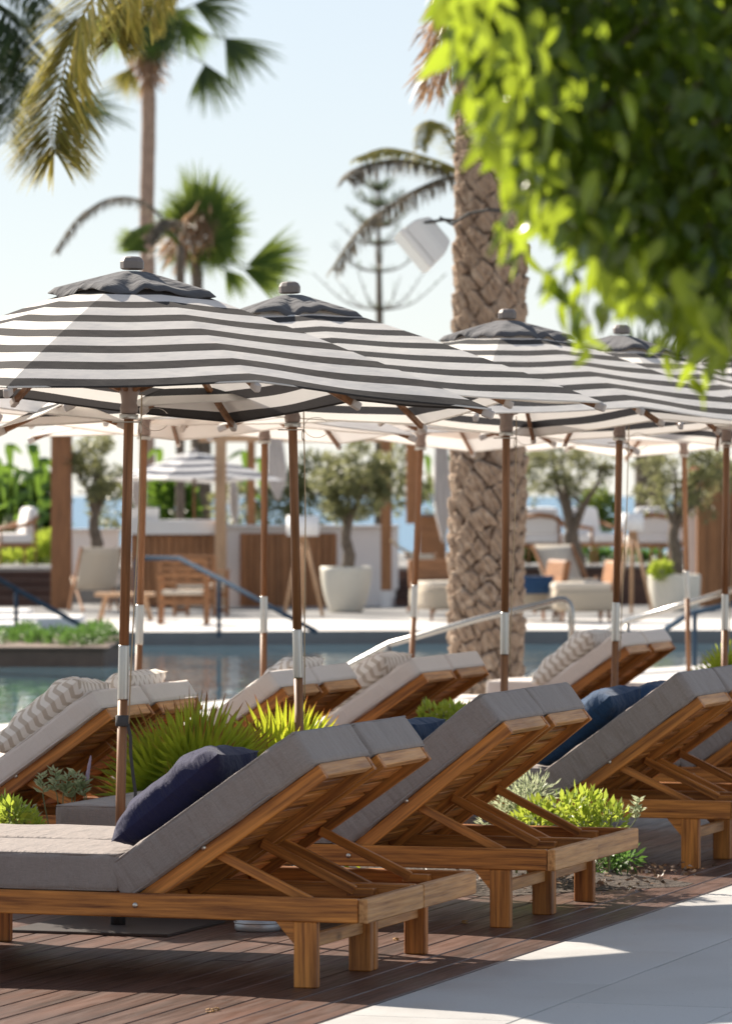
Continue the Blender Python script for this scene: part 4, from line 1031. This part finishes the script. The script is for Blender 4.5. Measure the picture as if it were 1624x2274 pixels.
# Norfolk pine
t = thing('pine_tree', 'thin star branched pine between the umbrellas and the palm', 'tree', (0, 0, 0))
Yn = 100; kn = Yn / FPX
MB().tube([at(842, 1300, Yn), at(842, 700, Yn), at(838, 380, Yn)], [.12, .075, .02], 8).build('trunk', M['bark'], t, True)
P = []; D = []
for i, y in enumerate((690, 605, 545, 505, 460, 425)):
    l = (1.45, 1.15, .9, .75, .6, .4)[i]
    for j in range(6):
        a = j * math.pi / 3 + i * .4 + .2; p0 = at(842 - (690 - y) * .012, y, Yn); d = Vector((math.cos(a), math.sin(a), 0))
        C = spline([p0, p0 + d * l * .5 + Vector((0, 0, .12 * l)), p0 + d * l + Vector((0, 0, .55 * l))], 10)
        if i < 4 or j % 2 == 0: MB().tube(C, [.022 * (1 - .07 * q) for q in range(11)], 5).build('branch', M['bark'], t)
        lo = 0.0 if i > 1 else .0
        for q in range(10):
            for _ in range(5 if i > 2 else (3 if q < 2 else 1)):
                P.append(tuple(C[q])); D.append((rng.normal() * .6, rng.normal() * .6, 1.0))
leaves('foliage', P, D, .17, M['pine_needle'], t, .12)

def olive(label, px, Y, ground, ytrunk, tw, crown_c, crown_r, n, fork, pot=None, lean=0, group='olive trees on the terrace'):
    k = Y / FPX; x0 = (px - CX) * k; zb = ground; zt = EYE + (HZ - ytrunk) * k
    t = thing('olive_tree', label, 'tree', (0, 0, 0), 0, group)
    base = Vector((x0, Y, zb)); top = Vector((x0 + lean * k, Y, zt)); r = tw * k / 2
    MB().tube(spline([base, base.lerp(top, .35) + Vector((.03, 0, 0)), base.lerp(top, .7) + Vector((-.02, 0, 0)), top], 12), [r * (1.35 - .5 * i / 12 + .08 * math.sin(i * 2.1)) for i in range(13)], 12).build('trunk', M['bark'], t, True)
    tips = []
    for (fx, fy) in fork:
        p = at(fx, fy, Y + random.uniform(-.25, .25)); C = spline([top - Vector((0, 0, .1)), top.lerp(p, .45) + Vector((0, 0, .05)), p], 8)
        MB().tube(C, [r * .62 * (1 - .085 * i) for i in range(9)], 8).build('limb', M['bark'], t, True); tips += C[4:]
        for _ in range(5):
            q = C[random.randint(3, 8)]; e = q + Vector((random.uniform(-.35, .35), random.uniform(-.35, .35), random.uniform(.1, .45)))
            MB().tube([q, q.lerp(e, .5) + Vector((0, 0, .05)), e], [.014, .01, .005], 5).build('twig', M['bark'], t)
    cc = [at(x, y, Y + random.uniform(-.5, .5)) for x, y in crown_c]; rr = [[a * k, a * k * 1.1, b * k] for a, b in crown_r]
    P, D = blob_points([tuple(c) for c in cc], rr, n, .15); D = D + np.array([0, 0, .2]) + rng.normal(size=D.shape) * .6
    leaves('crown', P, D, .10, M['olive_leaf'], t, .26)
    return t
def scatter(x0, x1, y0, y1, n, ra, rb, sd):
    rr = random.Random(sd); c = []; r = []
    for i in range(n):
        a = rr.uniform(0, 6.28); q = math.sqrt(rr.random()); c.append(((x0 + x1) / 2 + (x1 - x0) / 2 * q * math.cos(a), (y0 + y1) / 2 + (y1 - y0) / 2 * q * math.sin(a))); s = rr.uniform(ra, rb); r.append((s, s * .9))
    return c, r
def pot(label, px, Y, w0, w1, y0, y1, z=0):
    k = Y / FPX; t = thing('plant_pot', label, 'plant pot', ((px - CX) * k, Y, z), 0, 'large pale plant pots'); h = (y1 - y0) * k
    pr = [(w0 * k / 2 * .96, 0)] + [(k / 2 * (w0 + (w1 - w0) * math.sin(u * math.pi / 2) ** .8), h * u) for u in np.linspace(0.02, 1, 12)]
    rt = w1 * k / 2; MB().lathe(pr + [(rt * .93, h), (rt * .9, h * .93), (.001, h * .93)], 36).build('body', M['pot'], t, True)
    MB().lathe([(.001, h * .93 + .002), (rt * .88, h * .93 + .003), (.001, h * .93 + .03)], 20).build('soil', M['soil'], t)
    return t
c, r = scatter(160, 270, 965, 1110, 46, 9, 20, 1)
olive('olive tree behind the thick timber post at left', 211, 70.8, .75, 1140, 24, c, r, 2200, [(180, 1060), (215, 1040), (255, 1070), (238, 1100)])
c, r = scatter(706, 866, 985, 1150, 60, 10, 24, 2)
olive('round headed olive tree in the white pot at picture centre', 770, 68.6, .6, 1165, 24, c, r, 4000, [(735, 1080), (775, 1060), (820, 1080), (800, 1110), (750, 1120)])
pot('big cream pot holding the round headed olive tree', 768, 68.6, 70, 114, 1256, 1358)
c, r = scatter(1140, 1362, 985, 1095, 58, 9, 22, 3); c += [(1165, 1110), (1185, 1095), (1160, 1085)]; r += [(24, 26), (24, 22), (22, 24)]
olive('forked olive tree right of the big palm trunk', 1276, 73.0, .5, 1175, 36, c, r, 2700, [(1240, 1095), (1250, 1060), (1310, 1100), (1330, 1070), (1225, 1050)], lean=-8)
c, r = scatter(1402, 1625, 985, 1130, 62, 9, 22, 4); c += [(1530, 1130), (1570, 1140), (1450, 1125)]; r += [(24, 20), (22, 18), (24, 20)]
olive('olive tree in the pale pot at right, before the slatted screen', 1497, 69.5, .55, 1165, 26, c, r, 2900, [(1455, 1090), (1500, 1060), (1530, 1090), (1560, 1110)])
pot('big pale pot under the right hand olive tree', 1496, 69.5, 106, 117, 1277, 1358)
t = thing('dark_trunk', 'thick dark palm trunk behind the right olive crown', 'palm', (0, 0, 0)); k = 90 / FPX
MB().tube([at(1440, 1210, 90), at(1438, 1000, 90), at(1436, 880, 90)], [32 * k, 30 * k, 28 * k], 14).build('trunk', M['bark'], t, True)
P, D = blob_points([tuple(at(1436, 860, 90))], [[.9, .9, .6]], 900, .4); leaves('crown', P, D, .6, M['palm_dark'], t, .15)
t = thing('dark_trunk', 'thick grey palm trunk behind the small navy striped umbrella', 'palm', (0, 0, 0))
MB().tube([at(446, 1250, 88), at(446, 1000, 88), at(446, 900, 88)], [24 * k, 23 * k, 22 * k], 14).build('trunk', M['bark'], t, True)
P, D = blob_points([tuple(at(446, 880, 88))], [[.5, .5, .4]], 500, .4); leaves('crown', P, D, .5, M['palm_dark'], t, .15)
# banana plants
bpy.data.materials
def banana(label, px, Y, z, leafs, group='banana plants at the back'):
    t = thing('banana_plant', label, 'banana plant', (0, 0, 0), 0, group); k = Y / FPX; x0 = (px - CX) * k
    for i, (tx, ty, w, sd) in enumerate(leafs):
        tip = at(tx, ty, Y + random.uniform(-.4, .4)); b0 = Vector((x0 + random.uniform(-.1, .1), Y, z)); m = b0.lerp(tip, .6) + Vector((0, 0, .35)); e_ = tip + Vector((random.uniform(-.35, .35), random.uniform(-.3, .1), -.18)); C = spline([b0, m, tip, e_], 16)
        vs = []; fs = []; side = Vector((math.cos(sd), math.sin(sd), 0))
        for j in range(17):
            u = j / 16; ww = w * k * .5 * .8 * (0.04 if u < .3 else math.sin(math.pi * min(1, (u - .3) / .7 * .93 + .05)) ** .6) * (1 + .12 * math.sin(j * 4.1))
            vs += [C[j] + side * ww + Vector((0, 0, -.25 * ww)), C[j], C[j] - side * ww + Vector((0, 0, -.25 * ww))]
        for j in range(16):
            q = 3 * j; fs += [(q, q + 1, q + 4, q + 3), (q + 1, q + 2, q + 5, q + 4)]
        raw('leaf', [tuple(v) for v in vs], fs, M['banana'], t, True)
    MB().tube([(x0, Y, z), (x0, Y, z + .8)], [.12, .08], 10).build('stem', M['stalk'], t, True)
random.seed(5)
banana('banana plant at the left edge behind the armchair', 20, 82, UT, [(22, 985, 26, .2), (-15, 1010, 30, .6), (45, 1040, 30, -.4), (5, 1060, 34, 1.0), (60, 1090, 30, .1), (-30, 1090, 30, 0), (30, 1110, 36, .8), (15, 1030, 30, .3)])
banana('banana plant just left of the thick timber post', 82, 83, UT, [(72, 985, 34, .2), (98, 1015, 32, .5), (60, 1050, 34, -.5), (105, 1070, 36, .8), (85, 1040, 34, 0), (110, 1110, 34, .3), (70, 1120, 38, .6), (50, 1140, 34, .2), (95, 1150, 36, -.3)])
banana('banana plant seen between the left poles above the bar', 345, 86, UT, [(352, 995, 22, .2), (365, 1090, 34, .6), (390, 1100, 36, .2), (335, 1085, 30, .8), (405, 1120, 34, 0), (375, 1130, 34, .4)])
banana('yellow green banana plant behind the centre beam', 560, 90, UT, [(540, 1000, 24, .1), (580, 1015, 24, .5), (600, 1040, 26, 0), (530, 1060, 26, .7), (620, 1000, 20, .2), (560, 1090, 30, .3)])
banana('banana plant seen behind the white curtain', 955, 92, UT, [(945, 1010, 20, .1), (962, 1060, 24, .5), (940, 1080, 24, 0), (985, 1050, 20, .7), (1000, 1010, 20, .3)])
def bush(name, label, cat, spots, n, leaf, mat, ratio=.45, group=None, stems=5, up=.35, shell=.35):
    """spots: list of (centre, radius xyz); stems rise from the ground under the first"""
    t = thing(name, label, cat, (0, 0, 0), 0, group)
    P, D = blob_points([tuple(c) for c, r in spots], [r for c, r in spots], n, shell); D = D + np.array([0, 0, up])
    leaves('foliage', P, D, leaf, M[mat], t, ratio)
    c0, r0 = spots[0]
    for i in range(stems):
        c, r = spots[i % len(spots)]; e = c + Vector((random.uniform(-.6, .6) * r[0], random.uniform(-.6, .6) * r[1], random.uniform(0, .6) * r[2]))
        MB().tube([(c.x, c.y, max(0, c.z - r[2] - .15)), c.lerp(e, .4), e], [.006, .005, .003], 5).build('stem', M['stalk'], t)
    return t
sp_ = [(at(x, y, 53 + random.uniform(-1, 1)), [.17, .5, .13]) for x, y in ((10, 1420), (50, 1417), (90, 1423), (130, 1418), (165, 1420), (205, 1410), (232, 1416), (190, 1420), (-20, 1420), (60, 1408), (220, 1404))]
bush('low_hedge', 'low dark green hedge in the planter at the pool edge', 'hedge', sp_, 6000, .055, 'hedge', .3)
bush('green_shrub', 'green shrub under the terrace armchairs right of the palm', 'shrub', [(at(x, y, 80), [.25, .3, .22]) for x, y in ((1160, 1230), (1200, 1250), (1180, 1245), (1300, 1240), (1400, 1245), (1450, 1245), (1340, 1250), (1250, 1250))], 2500, .12, 'hedge')
bush('green_shrub', 'leafy shrub top between the terrace armchairs and the sea', 'shrub', [(at(x, y, 84), [.22, .3, .22]) for x, y in ((1325, 1110), (1340, 1130), (1310, 1140), (1325, 1165))], 600, .14, 'palm_green')
bush('green_shrub', 'dark green thicket behind the banana plants at left', 'shrub', [(at(x, y, 85), [.3, .4, .4]) for x, y in ((-10, 1100), (20, 1120), (50, 1110), (80, 1120), (105, 1110), (10, 1170), (45, 1180), (80, 1180), (110, 1170), (30, 1220), (90, 1220), (370, 1110), (395, 1120))], 3600, .2, 'banana', .5)
bush('green_shrub', 'lime green shrub below the left edge armchair', 'shrub', [(at(x, y, 78.5), [.18, .3, .22]) for x, y in ((90, 1215), (100, 1235), (70, 1245), (20, 1250), (45, 1250), (105, 1205), (-10, 1250))], 1300, .11, 'lime')
bush('green_shrub', 'small lime plant at the foot of the right olive tree', 'shrub', [(at(1466, 1268, 69.2), [.13, .13, .1])], 220, .1, 'lime')
bush('grassy_shrub', 'dim greenery between the posts behind the timber panel wall', 'shrub', [(at(x, y, 86), [.4, .4, .5]) for x, y in ((640, 1100), (690, 1120), (610, 1130), (700, 1060), (860, 1080), (880, 1040), (960, 1120), (520, 1120), (250, 1120))], 2500, .16, 'olive_leaf')
bush('flowering_vine', 'green vine with red flowers over the slatted screen', 'vine', [(at(x, y, 72.4), [.2, .2, .16]) for x, y in ((1560, 1062), (1600, 1058), (1640, 1055))], 900, .1, 'olive_leaf')
P, D = blob_points([tuple(at(1598, 1050, 72.2)), tuple(at(1540, 1046, 72.2))], [[.1, .1, .07], [.05, .05, .04]], 90, .2); leaves('blossom', P, D, .09, M['red_flower'], bpy.data.objects['flowering_vine'], .7)

# ---- planting bed and plants between the loungers
bd = MB(); nb = 26; ring0 = []
pts = []
for i in range(nb):
    a = 2 * math.pi * i / nb; pts.append((20.05 + .82 * math.cos(a) * (1 + .12 * math.sin(3 * a)), -6.2 + 1.12 * math.sin(a) * (1 + .1 * math.sin(5 * a))))
c_ = bd.bm.verts.new(row(20.05, -6.2, .05)); r1 = [bd.bm.verts.new(row(20.05 + (a - 20.05) * .6, -6.2 + (b + 6.2) * .6, .045)) for a, b in pts]; r2 = [bd.bm.verts.new(row(a, b, .002)) for a, b in pts]
for i in range(nb):
    j = (i + 1) % nb; bd.bm.faces.new((c_, r1[i], r1[j])); bd.bm.faces.new((r1[i], r2[i], r2[j], r1[j]))
props(bd.build('planting_bed', M['soil'], None, True), kind='structure')
n = 900; aa = 20.05 + rng.normal(size=n) * .42; bb = -5.75 + rng.normal(size=n) * .45
ok = (bb < -5.0) & (aa > 19.25) & (aa < 20.86); aa, bb = aa[ok], bb[ok]
P = [tuple(row(a, b, .02 + .035 * random.random())) for a, b in zip(aa, bb)]; D = rng.normal(size=(len(P), 3)) * np.array([1, 1, .3])
props(leaves('bark_mulch', P, D, .032, M['mulch'], None, .5), 'brown bark chips strewn over the planting bed', 'mulch', kind='stuff')
def fan_shrub(label, c, n, R0, H, Lf, seed, cat='fan palm shrub', spreadx=1.0):
    t = thing('fan_palm_shrub', label, cat, (c.x, c.y, 0)); rr = random.Random(seed)
    base = []
    for k in range(5):
        vs, fs = fan_mesh(20, Lf, 150, .027, .02 + .03 * k, .22, seed=seed + k); o = raw('frond', vs, fs, M['fan_leaf']); base.append(o.data); bpy.data.objects.remove(o)
    for i in range(n):
        az = rr.uniform(0, 2 * math.pi); el = rr.uniform(15, 80); q = Vector((math.cos(az) * math.cos(R(el)) * spreadx, math.sin(az) * math.cos(R(el)), math.sin(R(el))))
        p = Vector((q.x * R0, q.y * R0, .06 + q.z * H * rr.uniform(.75, 1.0)))
        d = (q + Vector((rr.uniform(-.2, .2), rr.uniform(-.2, .2), rr.uniform(0, .35)))).normalized()
        link('frond', base[i % 5], t, Matrix.Translation(p) @ frame(d, (rr.uniform(-.7, .7), rr.uniform(-1.2, -.3), rr.uniform(-.2, .7))) @ Matrix.Rotation(rr.uniform(-.6, .6), 4, 'X'))
    MB().lathe([(.09, 0), (.07, .1), (.03, .2)], 10).build('stump', M['bark'], t)
    return t
fan_shrub('bright green spiky fan palm shrub behind the nearest lounger', Vector(((425 - CX) / FPX * 20.4, 20.4, 0)), 36, .20, .50, .35, 3, spreadx=1.0)
fan_shrub('smaller green fan palm shrub left of the second umbrella pole', Vector(((612 - CX) / FPX * 20.9, 20.9, 0)), 26, .19, .44, .35, 9)
fan_shrub('small spiky fan palm shrub at the right edge behind the far loungers', Vector(((1605 - CX) / FPX * 29, 29, 0)), 14, .15, .55, .28, 15)
def lime_bush(label, spots, Y, n, rad=.09):
    return bush('lime_shrub', label, 'shrub', [(at(x, y, Y + random.uniform(-.12, .12)), [rad, rad, rad * .8]) for x, y in spots], n, .042, 'lime', .42, 'lime green shrubs between the loungers', 9, .6, .45)
lime_bush('lime green shrub at the left edge beside the grey cushion', [(0, 1800), (28, 1808), (48, 1822), (12, 1835), (-30, 1815), (60, 1840)], 18.9, 520, .06)
lime_bush('lime green shrub between the raised grey and cream loungers', [(960, 1588), (985, 1592), (1010, 1588), (1030, 1598), (990, 1615), (960, 1615), (1025, 1620)], 23.6, 600, .07)
lime_bush('bright lime shrub right of the third lounger frame', [(1200, 1810), (1250, 1800), (1290, 1785), (1325, 1800), (1350, 1820), (1230, 1830), (1290, 1830), (1170, 1835), (1310, 1840)], 20.3, 900, .085)
bush('sage_shrub', 'grey green feathery shrub behind the third lounger prop', 'shrub', [(at(x, y, 20.7), [.1, .1, .1]) for x, y in ((1130, 1790), (1160, 1770), (1185, 1765), (1145, 1825), (1110, 1830), (1175, 1800))], 1500, .035, 'sage', .2, None, 8, .4)
bush('sage_shrub', 'small green fern like plant on the mulch under the third lounger end', 'shrub', [(at(x, y, 20.9), [.06, .08, .03]) for x, y in ((1365, 1912), (1390, 1905), (1350, 1925), (1330, 1920))], 260, .05, 'hedge', .25, None, 0, .3)
def sprig(label, stems, Y, h_leaf=.035, mat='sage', flower=False, group='upright leafy sprigs between the loungers', shift=0.0):
    t = thing('leafy_sprig', label, 'plant', (0, 0, 0), 0, group); P = []; D = []
    for i, (x0, y0, x1, y1) in enumerate(stems):
        a, b = at(x0, y0, Y), at(x1, y1, Y); C = spline([Vector((sum(at(q_[0], q_[1], Y).x for q_ in stems) / len(stems) + shift, a.y + .02, .0)), a, a.lerp(b, .5) + Vector((random.uniform(-.01, .01), 0, 0)), b], 22)
        MB().tube(C, [.0035 * (1 - .03 * q) for q in range(23)], 5).build('stem', M['stalk'], t)
        fl = flower and i in flower
        for q in range(13, 23):
            for _ in range(3 if not (fl and q > 15) else 0):
                an = random.uniform(0, 6.28); P.append(tuple(C[q])); D.append((math.cos(an), math.sin(an), .55))
        if fl:
            MB().tube(C[14:], [.006, .0085, .008, .0085, .007, .0075, .006, .005, .002][:len(C[14:])], 6).build('flower_spike', M['lavender'], t, True)
    leaves('foliage', P, D, h_leaf, M[mat], t, .3); return t
sprig('leafy sprigs with a lavender spike in front of the left cream lounger', [(100, 1790, 92, 1722), (130, 1790, 124, 1712), (140, 1790, 152, 1722), (165, 1790, 172, 1718), (185, 1790, 202, 1678), (160, 1790, 145, 1750), (80, 1840, 70, 1795), (190, 1790, 182, 1740)], 19.6, .045, flower=(4,))
sprig('pale leafy sprig at right of the lime shrub by the third lounger', [(1385, 1830, 1418, 1775), (1370, 1830, 1368, 1790), (1400, 1835, 1425, 1795), (1350, 1830, 1345, 1800)], 20.5, .034, shift=-.16)

# ---- ficus branch hanging into the picture in the near foreground at upper right
fic = thing('ficus_tree', 'glossy green ficus foliage hanging in at the upper right foreground', 'tree', (0, 0, 0))
def leaf_shape(L_, W_, curl_, seed):
    n = 6; vs = []; fs = []
    for i in range(n + 1):
        u = i / n; w = W_ / 2 * math.sin(math.pi * min(1, u ** .8)) ** .8 * (1 - .25 * u) + .0004
        z = -curl_ * u * u * L_; vs += [(u * L_, w, z + .18 * w), (u * L_, 0, z), (u * L_, -w, z + .18 * w)]
    for i in range(n):
        q = 3 * i; fs += [(q, q + 1, q + 4, q + 3), (q + 1, q + 2, q + 5, q + 4)]
    return vs, fs
lf = []
for k in range(5):
    vs, fs = leaf_shape(.062 + .006 * k, .030 + .003 * (k % 3), (.1, .35, .25, .5, .2)[k], k); o = raw('leaf', vs, fs, M['ficus_leaf'], None, True); lf.append(o.data); bpy.data.objects.remove(o)
edge = [(-300, 900), (-100, 930), (0, 945), (90, 955), (160, 985), (240, 1010), (330, 1030), (400, 1075), (470, 1110), (530, 1140), (580, 1215), (640, 1290), (700, 1345), (760, 1470), (800, 1560), (840, 1680)]
def xl(y): return float(np.interp(y, [e[0] for e in edge], [e[1] for e in edge]))
rf = random.Random(12)
def leaf_M(px, py, Y, s=1):
    az = rf.uniform(0, 6.28); h_ = rf.uniform(.2, 1.3); d = Vector((math.cos(az) * h_, math.sin(az) * h_, -1)).normalized()
    return Matrix.Translation(at(px, py, Y)) @ frame(d, (rf.uniform(-1, 1), rf.uniform(-1, 1), .3)) @ Matrix.Scale(s, 4)
twigs = [(1215, 640, 1225, 670), (1290, 700, 1295, 760), (1300, 640, 1310, 800), (1260, 560, 1262, 680), (1490, 740, 1495, 800), (1545, 790, 1548, 880), (1345, 680, 1350, 720), (1120, 500, 1125, 560), (1140, 540, 1150, 600), (1520, 760, 1530, 800), (1585, 770, 1600, 830)]
cnt = 0
for x0, y0, x1, y1 in twigs:
    Y = rf.uniform(8.1, 9.0); MB().tube(spline([at(x0 + 60, y0 - 160, Y + .05), at(x0, y0, Y), at(x1, y1, Y)], 10), .0015, 5).build('twig', M['stalk'], fic)
    for i in range(5):
        u = i / 4; link('leaf', lf[rf.randrange(5)], fic, leaf_M(x0 + (x1 - x0) * u + rf.uniform(-22, 22), y0 + (y1 - y0) * u - 30 + rf.uniform(-15, 15), Y, rf.uniform(.65, 1.0))); cnt += 1
while cnt < 300:
    y = rf.uniform(-60, 790); x = xl(y + 60) + abs(rf.gauss(0, 1)) * 150 + rf.uniform(0, 40)
    if x > 1660: continue
    link('leaf', lf[rf.randrange(5)], fic, leaf_M(x, y, rf.uniform(7.9, 8.6), rf.uniform(.7, 1.1))); cnt += 1
# the mass behind them
P = []; D = []
while len(P) < 40000:
    y = rf.uniform(-420, 800); x = rf.uniform(xl(y + 70) + 48, 2500); dd = (x - xl(y + 70)) / 300
    Y = 8.3 + rf.random() ** .7 * min(3.6, .22 + 2.2 * dd); az = rf.uniform(0, 6.28)
    P.append(tuple(at(x, y, Y))); h_ = rf.uniform(.2, 1.4); D.append((math.cos(az) * h_, math.sin(az) * h_, -1))
fm = leaves('foliage', P, D, .060, M['ficus_mass'], fic, .5, .25); fm['kind'] = 'stuff'
for i in range(9):
    a = at(2100 + 60 * i, -500 + 90 * i, 9.3); b = at(max(xl(60 + 70 * i) + 90, 1150 + 50 * i), 60 + 70 * i, 8.8)
    MB().tube(spline([a, a.lerp(b, .5) + Vector((0, 0, .1)), b], 14), [.012 * (1 - .055 * q) for q in range(15)], 6).build('branch', M['bark'], fic, True)
tr0 = at(2900, 1100, 11.5); MB().tube([(tr0.x, 11.5, 0), (tr0.x - .1, 11.4, 1.6), (at(2300, -300, 10.8))], [.14, .11, .06], 12).build('trunk', M['bark'], fic, True)
